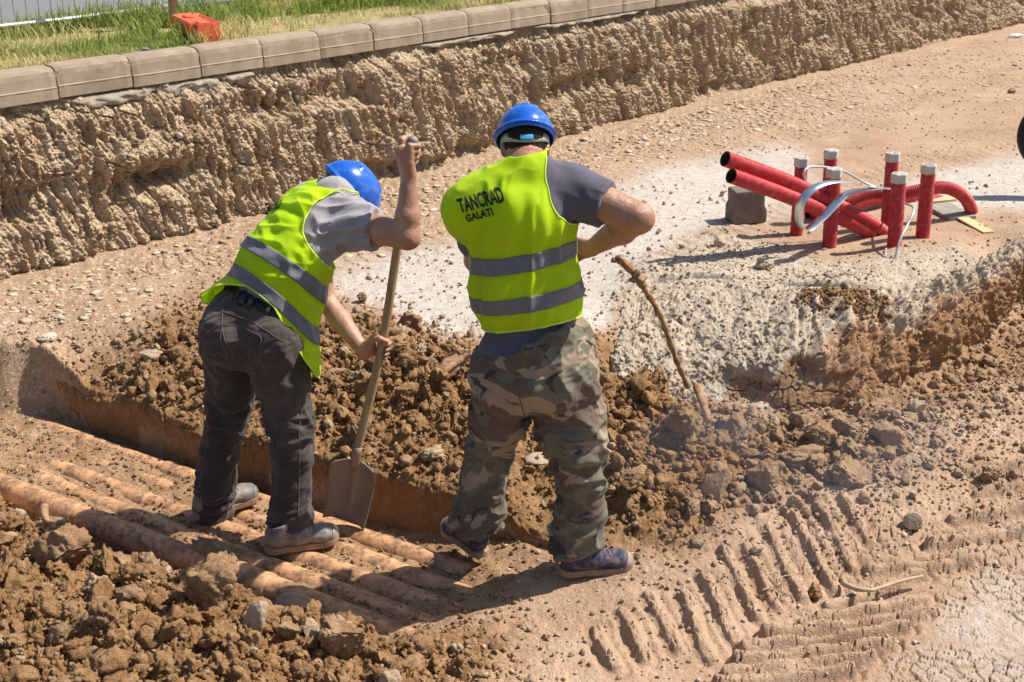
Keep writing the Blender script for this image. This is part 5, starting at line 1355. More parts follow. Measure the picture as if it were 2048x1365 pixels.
# ================================================================ MAN IN THE CAMOUFLAGE TROUSERS (right)
R1 = empty('person', (.05, 4.2, 0), 'man seen from behind standing in camouflage trousers, yellow vest and blue hard hat', 'person')
latR = nv((.955, .22, .125)); upR = nv((.03, .02, 1)); backR = np.cross(latR, upR)
axR = np.array([latR, backR, upR])
def d(x, y, D): return np.array(pd(x, y, D))
chest = d(1042, 455, 4.24); waist = d(1052, 600, 4.21); pel = d(1068, 708, 4.20); nb_ = d(1056, 335, 4.25); shL = d(948, 418, 4.22); shR = d(1142, 380, 4.27)
torsoR = [EL(chest, axR, (.185, .125, .20), .05), EL(chest + backR * .03 + np.array([0, 0, .05]), axR, (.165, .115, .14), .05), CO(shL, shR, .080, .080, .05),
          EL(waist, axR, (.183, .130, .17), .06), EL(d(1050, 540, 4.23), axR, (.178, .125, .15), .06), CO(shL, nb_ + np.array([0, 0, .0]), .06, .055, .06), CO(shR, nb_, .06, .055, .06), EL(pel, axR, (.205, .145, .13), .05)]
elbR = d(1278, 437, 4.15); hndR = d(1175, 505, 4.45); wrR = d(1182, 497, 4.40)
elbL = d(955, 520, 4.50); wrL = d(1015, 530, 4.66); hndL = d(1045, 535, 4.72)
headR = d(1050, 292, 4.38)
upH = nv((-.02, .60, .80)); fwH = nv((-.04, .80, -.60)); latH = np.cross(fwH, upH)
axH = np.array([fwH, np.cross(upH, fwH), upH])
def head_prims(c, A, neck):
    f, l, u = A; P = [EL(c + u * .015, A, (.098, .076, .098), .03), EL(c + f * .030 - u * .055, A, (.062, .056, .060), .03), CO(c - f * .012 - u * .05, neck, .058, .066, .04),
        EL(c + f * .098 - u * .012, A, (.016, .012, .024), .012), EL(c + f * .078 - u * .085, A, (.022, .026, .02), .02)]
    for s_ in (-1, 1): P += [EL(c + l * .078 * s_ - u * .010 - f * .005, A, (.020, .010, .034), .008), EL(c + f * .084 + l * .032 * s_ + u * .012, A, (.010, .016, .010), .006)]
    P += [EL(c + f * .092 - u * .058, A, (.010, .026, .006), .004, 's')]
    return P
rest_hand = lambda w, e, pn: None
def relaxed_hand(w, dirv, palmn, side):
    """open, slightly curled hand"""
    dv = nv(dirv); pn = nv(palmn - dv * (palmn @ dv)); lt = np.cross(dv, pn) * side; P = []
    P.append(CO(w, w + dv * .07, .027, .034, .02, pn, .55))
    for i, (o_, L_) in enumerate(((.030, .070), (.010, .080), (-.010, .074), (-.029, .058))):
        a = w + dv * .085 + lt * o_; r = (.0092, .0096, .0090, .0080)[i]; b = a + nv(dv + pn * .25) * L_ * .45; c_ = b + nv(dv + pn * .8) * L_ * .32; e_ = c_ + nv(dv * .6 + pn) * L_ * .26
        P += [CO(w + dv * .03 + lt * o_ * .7, a, .014, r * 1.15, .012), CO(a, b, r * 1.15, r, .003), CO(b, c_, r, r * .93, .003), CO(c_, e_, r * .93, r * .8, .003)]
    t0 = w + dv * .02 + lt * .025; t1 = t0 + nv(dv + lt * .9 + pn * .3) * .042; t2 = t1 + nv(dv + lt * .3 + pn * .4) * .032
    P += [CO(t0, t1, .016, .0125, .01), CO(t1, t2, .0125, .0095, .004)]
    return P
inner = [EL(p[1], p[2], p[3] - .014, p[4]) if p[0] == 'el' else CO(p[1], p[2], p[3] - .012, p[4] - .012, p[5]) for p in torsoR]
kR, aR = d(1157, 900, 4.15), d(1158, 1085, 4.17); kL, aL = d(982, 890, 4.30), d(945, 1060, 4.27)
hipR, hipL = d(1128, 760, 4.18), d(1008, 760, 4.24)
body = inner + head_prims(headR, axH, nb_ + np.array([0, .01, -.02]))
body += [CO(shR, elbR, .066, .050, .03), CO(shR * .55 + elbR * .45, elbR, .060, .047, .02), CO(elbR, elbR * .65 + wrR * .35, .050, .052, .02), CO(elbR * .65 + wrR * .35, wrR, .052, .030, .02)]
body += relaxed_hand(wrR, hndR - wrR + np.array([-.02, .03, .0]), np.array([-.5, .2, -.4]), 1)
body += [CO(shL, elbL, .066, .048, .03), CO(elbL, wrL, .047, .029, .02)] + relaxed_hand(wrL, hndL - wrL, np.array([.2, -.5, -.5]), -1)
body += [CO(hipR, kR, .085, .058, .04), CO(kR, aR, .056, .038, .03), CO(hipL, kL, .085, .058, .04), CO(kL, aL, .056, .038, .03)]
def skin_disp(V, N): return .0012 * fb3(V * 45, 2, 3)
volume('body', body, .0040, M_SKIN1, R1, skin_disp, 1)
# hair: close cropped cap below the hat
hp = [EL(headR + upH * .018 - fwH * .004, axH, (.103, .081, .100), .02), CO(headR - fwH * .040 - upH * .02, headR - fwH * .045 - upH * .052, .056, .048, .02), HS(headR + fwH * .03, nv(fwH - upH * .35)), HS(headR - upH * .075, nv(-upH - fwH * .1))]
volume('hair', hp, .0045, M_HAIR, R1, lambda V, N: .0015 * fb3(V * 90, 2, 9), 1)
# t-shirt
def sh_w(V): return sst(.16, .0, np.linalg.norm(V - (shR * .75 + elbR * .25 + np.array([-.03, 0, -.06])), axis=1))
se = shR + (elbR - shR) * .52
shirtR = torsoR + [CO(shR, se + (elbR - shR) * .15, .083, .080, .04), HS(se, elbR - shR + np.array([0, 0, .02]), .004, .16), CO(shL, shL * .4 + elbL * .6, .080, .074, .03), HS(pel + np.array([0, 0, -.015]), (.25, 0, -1)),
     EL(nb_ + np.array([0, .03, .05]), axH, (.085, .072, .06), .01, 's')]
def dR(V, N): return folds(V, [(upR, 16, 5, .3), (elbR - shR + np.array([0, 0, .1]), 22, 5, lambda V: sh_w(V) * 1.2), ((1, 0, -.6), 18, 4, lambda V: .5)], 20, .010) * sst(.34, .22, np.linalg.norm(V - shR - np.array([.06, 0, -.02]), axis=1)) - .003 * (V @ latR < (shR @ latR) - .12)
_, svR, sfR = volume('t_shirt', shirtR, .005, M_TEEN, R1, dR, 1)
# camouflage trousers
legR = [(1130, 790, 4.17, .122), (1138, 840, 4.16, .117), (1157, 905, 4.15, .099), (1162, 965, 4.155, .088), (1160, 1025, 4.16, .086), (1152, 1078, 4.17, .094), (1150, 1092, 4.17, .090)]
legL = [(1003, 790, 4.23, .107), (998, 835, 4.25, .100), (982, 895, 4.28, .088), (968, 960, 4.28, .083), (960, 1020, 4.27, .091), (952, 1050, 4.265, .088), (950, 1062, 4.262, .080)]
tr = [EL(d(1068, 668, 4.2), axR, (.198, .148, .09), .05), EL(pel + np.array([0, 0, .01]), axR, (.222, .160, .13), .05), EL(d(1070, 755, 4.19), axR, (.222, .165, .12), .06), EL(d(1110, 760, 4.14), axR, (.12, .12, .12), .06), EL(d(1015, 765, 4.17), axR, (.11, .11, .12), .06)]
for lg in (legR, legL):
    pts = [d(a, b, c) for a, b, c, r in lg]
    for i in range(len(lg) - 1): tr.append(CO(pts[i], pts[i + 1], lg[i][3], lg[i + 1][3], .03, (0, 1, 0), .92))
tr += [HS(d(1150, 1100, 4.17), (.1, -.1, -1), .004, .2), HS(d(950, 1058, 4.26), (-.15, 0, -1), .004, .16), HS(pel + np.array([0, 0, .095]), (-.40, 0, 1))]
def cuffw(V): return sst(.30, .08, V[:, 2])
def kneew(V): return np.exp(-((V[:, 2] - .52) / .13) ** 2)
CR = d(1058, 815, 4.10)
def dT(V, N):
    r = folds(V, [((1, .3, .2), 42, 9, .22), ((1, .2, .12), 24, 6, lambda V: cuffw(V) * 1.2), ((1, .2, -.25), 19, 5, lambda V: kneew(V) * 1.1 * (V[:, 0] > .03) + .25), ((.1, 0, 1), 13, 3, lambda V: .35), ((.6, .1, -.8), 14, 3.5, lambda V: .55 * sst(.35, .65, V[:, 2]))], 40, .021)
    r += strokes(V, [(CR, d(1180, 740, 4.05), .016, .007), (CR, d(1200, 800, 4.05), .018, .008), (d(1085, 850, 4.08), d(1170, 890, 4.04), .015, .008), (d(1030, 810, 4.08), d(950, 780, 4.08), .016, .007), (d(1030, 840, 4.1), d(950, 870, 4.1), .015, .007),
        (d(1215, 850, 4.1), d(1130, 880, 4.03), .012, .012), (d(1218, 880, 4.1), d(1120, 905, 4.03), .011, -.010), (d(1215, 915, 4.1), d(1115, 930, 4.03), .012, .012), (d(1216, 950, 4.1), d(1120, 965, 4.04), .011, .009),
        (d(1205, 1040, 4.1), d(1105, 1070, 4.06), .010, .014), (d(1205, 1060, 4.1), d(1100, 1090, 4.06), .009, .014), (d(1195, 1020, 4.1), d(1110, 1045, 4.06), .009, .010), (d(1010, 1030, 4.2), d(915, 1045, 4.2), .010, .012), (d(1000, 1010, 4.2), d(920, 1020, 4.2), .010, -.008),
        (d(1055, 700, 4.0), CR, .006, -.007)])
    return r
_, tvR, tfR = volume('trousers', tr, .005, M_CAMO, R1, dT, 1)
bvT = BVHTree.FromPolygons([tuple(v) for v in tvR], [tuple(int(i) for i in f) for f in tfR])
def seam_on(bvh, pts, r, name, parent, mat, dirv=(0, 1, 0), off=.0):
    P = []
    for p in smooth_path([Vector(q) for q in pts], 8):
        h = bvh.ray_cast(p - Vector(dirv) * .5, Vector(dirv))
        if h[0] is not None: P.append(h[0] - Vector(dirv) * off)
    V, F = tube(P, r, 6); return mesh_np(name, V, F, mat, parent)
M_CSEAM = cloth('camouflage seam', (.10, .085, .06), .9)
seam_on(bvT, [d(1030, 695, 4.2), d(1040, 760, 4.2), d(1052, 815, 4.2)], .0028, 'back_seam', R1, M_CSEAM)
seam_on(bvT, [d(1170, 672, 4.2), d(1185, 690, 4.2), d(1192, 715, 4.2)], .004, 'pocket_edge', R1, M_CSEAM)
# vest
WR = dict(cen=[d(1062, 660, 4.20), d(1050, 570, 4.21), d(1042, 430, 4.24), d(1050, 400, 4.25)], vs=[0, .24, .60, .72], lat=latR, vk=.62, bmax=1.22)
vestb = torsoR + [CO(shL, shL * .78 + elbL * .22 + np.array([-.012, 0, 0]), .086, .076, .05)]
def fV(P, U, Vv):
    return folds(P, [(upR, 20, 2.0, .8), ((.5, 0, 1), 15, 3, .6), ((1, 0, .4), 22, 5, lambda V: .9 * sst(.0, .2, latR @ (V - waist).T) * sst(.25, .0, np.abs(V[:, 2] - 1.13)))], 60, .009)
hemR = lambda U: 0.045 + .012 * np.cos(U) + .020 * np.sin(U)
holesR = [(1.58, .765, 1.18, .225, 2.4), (-2.45, .76, .60, .20, 2.2)]
_, vv_, vf_ = vest_sheet('safety_vest', WR, vestb, M_HIVIS, R1, -math.pi, math.pi, hemR, .965, holesR, 300, 190, .015, fV)
for a, b in ((.150, .228), (.353, .438)):
    band('reflective_band', WR, vestb, M_REFL, R1, -math.pi + .02, math.pi - .02, lambda U, a=a: a + .026 * np.sin(U), lambda U, b=b: b + .026 * np.sin(U), 260, .0185, fV)
bvV = BVHTree.FromPolygons([tuple(v) for v in vv_], [tuple(int(i) for i in f) for f in vf_])
def edge_tape(W, prims, fold, fn, n, name, parent, mat, r=.0035, off=.015, post=None, closed=True):
    t = np.linspace(0, 1, n); U, Vv = fn(t); W2 = dict(W); W2['closed'] = False
    P, D = vest_points(np.stack([U, U], 1), np.stack([Vv, Vv], 1), W2, prims, off, fold, 0)
    if post is not None: P = post(P, np.stack([U, U], 1), np.stack([Vv, Vv], 1))
    V, F = tube([Vector(p) for p in P[:, 0]], r, 6, flat=1.0); return mesh_np(name, V, F, mat, parent)
def hole_curve(h):
    uc, vc, du, dv, pw = h
    def fn(t):
        a = t * 2 * math.pi; c, s = np.cos(a), np.sin(a)
        return uc + du * np.sign(c) * np.abs(c) ** (2 / pw), np.minimum(vc + dv * np.sign(s) * np.abs(s) ** (2 / pw), .965)
    return fn
edge_tape(WR, vestb, fV, hole_curve(holesR[0]), 200, 'edge_tape', R1, M_EDGE, off=.0145)
edge_tape(WR, vestb, fV, lambda t: (t * 6.283, hemR(t * 6.283)), 200, 'edge_tape', R1, M_EDGE, off=.0145)
def lettering(text, pA_, pB_, height, bvh, into, name, parent, mat, squeeze=1.0, off=.0045, slant=.0):
    """raised print laid on cloth between two photo points"""
    cu = bpy.data.curves.new('print_curve', 'FONT'); cu.body = text; cu.size = 1.0; cu.offset = .034; cu.resolution_u = 3; cu.space_character = 1.02
    ob = bpy.data.objects.new('print_tmp', cu); COL.objects.link(ob); bpy.context.view_layer.update()
    me = bpy.data.meshes.new_from_object(ob.evaluated_get(bpy.context.evaluated_depsgraph_get())); bpy.data.objects.remove(ob)
    bm = bmesh.new(); bm.from_mesh(me); bpy.data.meshes.remove(me); bmesh.ops.triangulate(bm, faces=bm.faces)
    for _ in range(3):
        le = [e for e in bm.edges if e.calc_length() > .10]
        if le: bmesh.ops.subdivide_edges(bm, edges=le, cuts=1); bmesh.ops.triangulate(bm, faces=bm.faces)
    xs = [v.co.x for v in bm.verts]; x0, x1 = min(xs), max(xs); y1 = max(v.co.y for v in bm.verts)
    A, B_ = Vector(pA_), Vector(pB_); ex = B_ - A; into = Vector(into).normalized(); ey = into.cross(ex).normalized()
    if ey.z < 0: ey = -ey
    bm.verts.index_update(); V = []
    for v in bm.verts:
        fx = (v.co.x - x0) / (x1 - x0); p = A + ex * fx + ey * (v.co.y / y1 * height) + ex.normalized() * slant * v.co.y
        h = bvh.ray_cast(p - into * .4, into); V.append((h[0] if h[0] is not None else p) - into * off)
    F = [tuple(v.index for v in f.verts) for f in bm.faces]; bm.free()
    return mesh_np(name, V, F, mat, parent, smooth=False)
into = -backR
def hit(bvh, x, y):
    o_ = Vector((0, 0, CAMH)); r = (Vector(pd(x, y, 4.0)) - o_).normalized(); h = bvh.ray_cast(o_, r); return h[0] if h[0] is not None else Vector(pd(x, y, 4.1))
lettering('TANCRAD', hit(bvV, 920, 425), hit(bvV, 1010, 402), .043, bvV, into, 'vest_lettering', R1, M_PRINT, slant=.006)
lettering('GALATI', hit(bvV, 933, 444), hit(bvV, 987, 430), .025, bvV, into, 'vest_lettering', R1, M_PRINT, slant=.004)
# hat
hR, TR_ = make_helmet(R1, headR + upH * .032 + fwH * .005, upH, fwH, (M_HAT, M_BAND, M_BLUEB), .93)
# shoes
smR = (M_SNKN, M_SOLER, M_SNKG, M_LACER)
hr = pz(1122, 1155, .0); make_shoe(R1, (hr.x - .005, hr.y + .02, .005), (1, .13, 0), (0, 0, 1), smR, .285, 1, 3)
hl = pz(968, 1122, -.02); make_shoe(R1, (hl.x + .0, hl.y + .0, -.005), (-.52, .80, -.05), (-.05, .12, 1), smR, .285, 1, 4)

# ================================================================ BENT MAN WITH THE SHOVEL (left)
L1 = empty('person', (-1.0, 4.55, -.05), 'man in dark jeans and yellow vest bending over and holding a shovel', 'person')
pelL = d(508, 652, 4.58); nkL = d(668, 392, 4.80)
TL = nv(nkL - pelL); latL = nv((.76, -.65, 0)); latL = nv(latL - TL * (latL @ TL)); backL = np.cross(latL, TL); axL = np.array([latL, backL, TL])
def along(t, b=0, l=0): return pelL + (nkL - pelL) * t + backL * b + latL * l
hipax = nv((.90, -.42, -.06)); pt = nv((.18, .10, .97)); hipax = nv(hipax - pt * (hipax @ pt)); axP = np.array([hipax, np.cross(hipax, pt), pt])
sR2 = along(.90, -.02, .165); sL2 = along(.90, -.05, -.165)
torsoL = [EL(along(.60, .02), axL, (.165, .120, .20), .05), EL(along(.42, .045, -.01), axL, (.158, .125, .17), .07), EL(along(.78, .02), axL, (.165, .105, .12), .05), CO(sL2, sR2, .074, .074, .05), EL(along(.30, -.01), axL, (.155, .115, .17), .06),
          CO(sR2, nkL, .055, .05, .06), CO(sL2, nkL, .055, .05, .06), EL(along(.06, -.01), axL, (.175, .125, .13), .06)]
eR2 = d(815, 474, 4.56); wR2 = d(817, 352, 4.60); eL2 = d(650, 600, 4.84); wL2 = d(728, 704, 4.68)
shaft = [d(825, 285, 4.615), d(794, 500, 4.62), d(762, 700, 4.60), d(713, 905, 4.58)]
hdL = d(684, 396, 4.90); upL = nv((.74, .30, .58)); fwL = nv((.45, .30, -.84)); fwL = nv(fwL - upL * (fwL @ upL)); axHL = np.array([fwL, np.cross(upL, fwL), upL])
bodyL = [EL(p[1], p[2], p[3] - .014, p[4]) if p[0] == 'el' else CO(p[1], p[2], p[3] - .012, p[4] - .012, p[5]) for p in torsoL]
bodyL += head_prims(hdL, axHL, nkL)
bodyL += [CO(sR2, eR2, .060, .044, .03), CO(sR2 * .5 + eR2 * .5, eR2, .054, .042, .02), EL(eR2 + np.array([.004, 0, -.006]), np.eye(3), (.040, .040, .038), .02), CO(eR2, eR2 * .66 + wR2 * .34, .043, .046, .02), CO(eR2 * .66 + wR2 * .34, wR2, .046, .028, .02)]
bodyL += [CO(sL2, eL2, .058, .042, .03), CO(eL2, eL2 * .6 + wL2 * .4, .041, .043, .02), CO(eL2 * .6 + wL2 * .4, wL2, .043, .028, .02)]
axT = nv(shaft[0] - shaft[1]); axB = nv(shaft[2] - shaft[3])
gT = shaft[0] - axT * .040; gB = shaft[2] + axB * .0
bodyL += gripping_hand(gT, axT, np.array([-.55, -.75, -.1]), 1.0, wR2, .017, 1.02)
bodyL += gripping_hand(gB, axB, np.array([-.85, .50, -.1]), -1.0, wL2, .018, 1.05)
kR2, aR2 = d(580, 860, 4.46), d(582, 1060, 4.45); kL2, aL2 = d(450, 850, 4.66), d(424, 1005, 4.68); hR2, hL2 = d(560, 715, 4.52), d(462, 710, 4.62)
bodyL += [CO(hR2, kR2, .07, .045, .04), CO(kR2, aR2, .044, .032, .03), CO(hL2, kL2, .07, .042, .04), CO(kL2, aL2, .040, .032, .03)]
volume('body', bodyL, .0038, M_SKIN2, L1, skin_disp, 1)
hp = [EL(hdL + upL * .018 - fwL * .004, axHL, (.102, .080, .099), .02), CO(hdL - fwL * .040 - upL * .02, hdL - fwL * .045 - upL * .05, .056, .050, .02), HS(hdL + fwL * .03, nv(fwL - upL * .35)), CO(hdL - upL * .045 - fwL * .025, hdL * .3 + nkL * .7, .068, .074, .03)]
volume('hair', hp, .0045, M_HAIR, L1, lambda V, N: .0015 * fb3(V * 90, 2, 9), 1)
se2 = sR2 + (eR2 - sR2) * .42
shirtL = torsoL + [CO(sR2 - (eR2 - sR2) * .05, se2 + (eR2 - sR2) * .15, .076, .078, .05), HS(se2, nv(eR2 - sR2) + np.array([.1, 0, .15]), .004, .15), CO(sL2, sL2 * .45 + eL2 * .55, .074, .070, .03), HS(along(-.02), -TL), CO(nkL, nkL + nv(hdL - nkL) * .03, .078, .071, .03), HS(nkL + nv(hdL - nkL) * .030, nv(hdL - nkL), .004, .10)]
pit = sR2 - TL * .09 + latL * .03
def dL(V, N):
    w = sst(.26, .02, np.linalg.norm(V - (sR2 - TL * .06), axis=1))
    mk = sst(.30, .16, np.linalg.norm(V - sR2 - latL * .05, axis=1))
    return folds(V, [(eR2 - sR2 + TL * .1, 26, 4.5, lambda V: 1.1 * w), (TL + latL * .8, 20, 4, .5), (TL, 24, 5, .35)], 70, .015) * mk - .003 * (1 - mk) + strokes(V, [(pit, se2 + TL * .05, .012, .010), (pit, sR2 + TL * .03, .012, -.009), (pit - TL * .05, along(.75, .1, .05), .014, .008), (pit, se2 - np.array([0, 0, .05]), .010, .010)])
volume('t_shirt', shirtL, .0045, M_TEEG, L1, dL, 1)
# jeans
jR = [(556, 715, 4.50, .122), (562, 760, 4.48, .106), (577, 850, 4.46, .088), (584, 910, 4.455, .078), (584, 965, 4.45, .070), (580, 1030, 4.45, .080), (577, 1072, 4.45, .086)]
jL = [(460, 700, 4.62, .118), (464, 755, 4.64, .096), (454, 840, 4.67, .078), (438, 910, 4.68, .078), (430, 970, 4.68, .080), (424, 1020, 4.68, .082)]
je = [EL(d(508, 640, 4.59), axP, (.190, .145, .13), .05), EL(d(508, 680, 4.58), axP, (.205, .150, .12), .06), EL(d(460, 672, 4.53), axP, (.115, .12, .115), .05), EL(d(552, 690, 4.47), axP, (.115, .12, .12), .05), EL(along(.12, -.01), axL, (.168, .125, .10), .05)]
for lg in (jR, jL):
    pts = [d(a, b, c) for a, b, c, r in lg]
    for i in range(len(lg) - 1): je.append(CO(pts[i], pts[i + 1], lg[i][3], lg[i + 1][3], .025, (0, 1, 0), .93))
je += [HS(d(580, 1088, 4.45), (.0, -.2, -1), .004, .17), HS(d(424, 1034, 4.68), (0, -.1, -1), .004, .16), HS(along(.175), TL)]
CL = d(505, 770, 4.50)
def dJ(V, N):
    z = V[:, 2]
    r = folds(V, [((1, .3, .2), 44, 9, .20), ((1, .2, .1), 26, 6, lambda V: sst(.30, .05, z) * .8), ((1, .2, -.2), 22, 5, lambda V: np.exp(-((z - .47) / .12) ** 2) * .9 + .12), ((.05, 0, 1), 14, 3, .30), ((.6, .1, -.8), 14, 3.5, lambda V: .35 * sst(.35, .6, z))], 90, .017)
    r += strokes(V, [(CL, d(600, 740, 4.4), .014, .008), (CL, d(590, 800, 4.4), .014, .009), (CL, d(415, 740, 4.52), .014, .008), (CL, d(425, 790, 4.55), .013, .008), (CL, d(560, 850, 4.4), .012, .009), (CL, d(470, 860, 4.6), .012, .008),
        (d(622, 830, 4.42), d(545, 850, 4.37), .010, .008), (d(624, 870, 4.42), d(545, 880, 4.38), .010, .008), (d(492, 815, 4.6), d(415, 850, 4.6), .010, .008), (d(480, 850, 4.6), d(405, 875, 4.6), .010, -.006),
        (d(620, 1000, 4.42), d(600, 1060, 4.4), .010, .010), (d(610, 1040, 4.4), d(540, 1060, 4.4), .010, .008), (d(470, 960, 4.6), d(400, 985, 4.6), .010, .010), (d(470, 985, 4.6), d(385, 1010, 4.6), .010, .008)])
    return r
_, tvL, tfL = volume('trousers', je, .0045, M_JEAN, L1, dJ, 1)
bvJ = BVHTree.FromPolygons([tuple(v) for v in tvL], [tuple(int(i) for i in f) for f in tfL])
bb = Vector(backL * .4 + np.array([0, -1, .15])).normalized(); bdir = tuple(-bb)
seam_on(bvJ, [d(610, 770, 4.4), d(600, 850, 4.4), d(600, 930, 4.4), d(598, 1000, 4.4), d(597, 1070, 4.4)], .0025, 'side_seam', L1, M_SEAM)
seam_on(bvJ, [d(446, 612, 4.5), d(455, 650, 4.5), d(478, 700, 4.5), d(500, 750, 4.5)], .0025, 'back_seam', L1, M_SEAM)
seam_on(bvJ, [d(452, 638, 4.5), d(452, 668, 4.5), d(470, 698, 4.5), d(505, 716, 4.5), d(529, 708, 4.5), d(533, 672, 4.5), d(531, 651, 4.5), d(495, 644, 4.5), d(452, 638, 4.5)], .0022, 'back_pocket', L1, M_SEAM)
seam_on(bvJ, [d(430, 615, 4.5), d(480, 625, 4.5), d(540, 640, 4.5), d(590, 665, 4.5)], .0022, 'yoke_seam', L1, M_SEAM)
seam_on(bvJ, [d(412, 640, 4.5), d(414, 680, 4.5), d(420, 700, 4.5)], .002, 'side_pocket', L1, M_SEAM)
# belt round the waist
def ring_on(bvh, c, axn, lat_, r, h, th, n=100, u0=0, u1=2 * math.pi):
    axn = nv(axn); lat_ = nv(lat_ - axn * (lat_ @ axn)); bk = np.cross(lat_, axn); P = []
    for i in range(n):
        a = u0 + (u1 - u0) * i / (n - 1); dv = bk * math.cos(a) + lat_ * math.sin(a); o_ = c + dv * .45
        hh = bvh.ray_cast(Vector(o_), Vector(-dv)); P.append((np.array(hh[0]) if hh[0] is not None else c + dv * r, dv))
    V = []
    for p, dv in P:
        for a, b in ((-h / 2, -.004), (-h / 2, th), (h / 2, th), (h / 2, -.004)): V.append(p + axn * a + dv * b)
    F = []
    for i in range(n - 1):
        for k in range(4): F.append((i * 4 + k, i * 4 + (k + 1) % 4, i * 4 + 4 + (k + 1) % 4, i * 4 + 4 + k))
    return V, F, P
bax = nv(d(520, 560, 4.60) - d(500, 620, 4.58))
bc = d(520, 606, 4.60); bax = nv(TL * .55 + pt * .45)
V, F, Pb = ring_on(bvJ, bc, bax, latL, .17, .036, .005)
mesh_np('belt', V, F, M_BELT, L1)
bel = [c_ for c_ in L1.children if c_.name.startswith('belt')][0]
for u, w_, nm, mt_ in ((.35, .045, 'buckle', M_BUCK), (.62, .03, 'buckle', M_BUCK)):
    V, F, _ = ring_on(bvJ, bc, bax, latL, .17, .044, .014, 8, u - w_ * 2, u + w_ * 2); mesh_np(nm, V, F, mt_, L1)
for u in (-.75, .05, 1.1):
    V, F, _ = ring_on(bvJ, bc, bax, latL, .17, .062, .009, 6, u - .035, u + .035); mesh_np('belt_loop', V, F, M_JEAN, L1)
# vest
WL = dict(cen=[along(.02), along(.35), along(.66), along(.74)], vs=[0, .33, .60, .72], lat=latL, vk=.62, bmax=1.22)
def fVL(P, U, Vv):
    a = folds(P, [(latL + TL * .25, 26, 4, .8), (latL - TL * .5, 20, 4, .7), (TL, 16, 3, .5)], 130, .0075)
    return a
def dropL(P, U, Vv):
    # the loose right front hangs away from the bent body
    w = sst(.6, 2.0, U) * sst(3.05, 2.6, U) + 0
    w = np.exp(-((np.abs(U) - 1.75) / .75) ** 2) * (U > 0)
    h = sst(.62, .0, Vv)
    Q = P + (w * h)[..., None] * np.array([.035, -.02, -.115])
    w2 = np.exp(-((U + 1.2) / .9) ** 2) * sst(.3, 0, Vv); return Q + w2[..., None] * np.array([-.03, 0, -.03])
hemL = lambda U: np.interp((np.asarray(U) + math.pi) % (2 * math.pi) - math.pi, [-3.15, -1.8, -1.0, -.4, .2, .9, 1.5, 2.2, 3.15], [.02, -.03, .02, .125, .185, .185, .09, .0, .02])
holesL = [(1.62, .765, 1.12, .235, 2.3), (-1.8, .70, .7, .26, 2.2)]
tl = torsoL + [EL(d(508, 640, 4.59), axP, (.200, .155, .14), .05), EL(along(.12, -.01), axL, (.178, .135, .12), .05), EL(d(508, 672, 4.575), axP, (.205, .155, .12), .06)]
_, vv2, vf2 = vest_sheet('safety_vest', WL, tl, M_HIVIS, L1, -math.pi, math.pi, hemL, .955, holesL, 300, 190, lambda v: .016 + .018 * sst(.34, .05, v), fVL, post=dropL)
for a, b in ((.19, .265), (.375, .45)):
    band('reflective_band', WL, tl, M_REFL, L1, -math.pi + .02, math.pi - .02, a, b, 260, lambda v: .0195 + .018 * sst(.34, .05, v), fVL, dropL)
edge_tape(WL, tl, fVL, hole_curve(holesL[0]), 200, 'edge_tape', L1, M_EDGE, off=.0155, post=dropL)
edge_tape(WL, tl, fVL, lambda t: (t * 6.283 - 3.1416, hemL(t * 6.283 - 3.1416)), 200, 'edge_tape', L1, M_EDGE, off=lambda v: .0155 + .018 * sst(.34, .05, v), post=dropL)
bvV2 = BVHTree.FromPolygons([tuple(v) for v in vv2], [tuple(int(i) for i in f) for f in vf2])
lettering('TANCRAD', along(.66, .1, -.19), along(.735, .1, -.06), .045, bvV2, -backL, 'vest_lettering', L1, M_PRINT)
hL_, TL_ = make_helmet(L1, hdL + upL * .032 + fwL * .005, upL, fwL, (M_HAT, M_BAND, M_BLUEB), 1.02)
V, F = box((-.150, .02, .004), (.016, .045, .026), None, .006); o = mesh_np('knob', TL_(np.array([v[:] for v in V])), F, M_ORKN); o.parent = hL_
smL = (M_BOOTG, M_SOLEB, M_BOOTC, M_LACE)
h1 = pz(540, 1105, -.05); make_shoe(L1, (h1.x - .02, h1.y + .0, -.047), (1, .30, 0.0), (0, 0, 1), smL, .30, 1.05, 5)
h2 = pz(385, 1035, -.05); make_shoe(L1, (h2.x + .01, h2.y - .02, -.047), (.78, .60, .0), (0, 0, 1), smL, .30, 1.05, 6)

# ---------------------------------------------------------------- shovel
SV = empty('shovel', shaft[3], 'long handled shovel with wooden shaft and square steel blade held by the bent man', 'shovel')
M_WOOD = NT('worn ash wood', .6, .3)
_m = M_WOOD; vm = _m.mapping((60, 60, 3)); cw = _m.ramp(_m.noise(1.0, 5, .6, vm, .4), [(.3, (.30, .185, .085)), (.7, (.46, .315, .165))]); cw = _m.mix(_m.ramp(_m.noise(7, 5), [(.5, 0.), (.8, .6)]), cw, (.36, .26, .18)); _m.col(cw); _m.bump(_m.noise(1, 4, .6, vm), .3, .002)
P = smooth_path([Vector(p) for p in shaft], 10); V, F = tube(P, [.0165 + .002 * (i / len(P)) for i in range(len(P))], 20)
mesh_np('shaft', V, F, M_WOOD.m, SV)
V, F = volume('shaft_knob', [EL(shaft[0] + axT * .004, np.eye(3), (.021, .021, .021), .01)], .003, simple('grey worn knob', (.23, .215, .20), .6), SV)[1:]
M_BLADE = simple('worn shovel steel', (.195, .17, .15), .55, .4, .25, .25, 14, .3, .002, (.34, .24, .16), .8, 9)
wv_ = nv(d(768, 972, 4.545) - d(664, 940, 4.60)); dn = nv(shaft[3] - shaft[2]); dn = nv(np.array([.05, .10, -1.0])); dn = nv(dn - wv_ * (dn @ wv_)); nn = np.cross(wv_, dn)
S0 = shaft[3] + dn * .055
if nn[1] > 0: nn = -nn
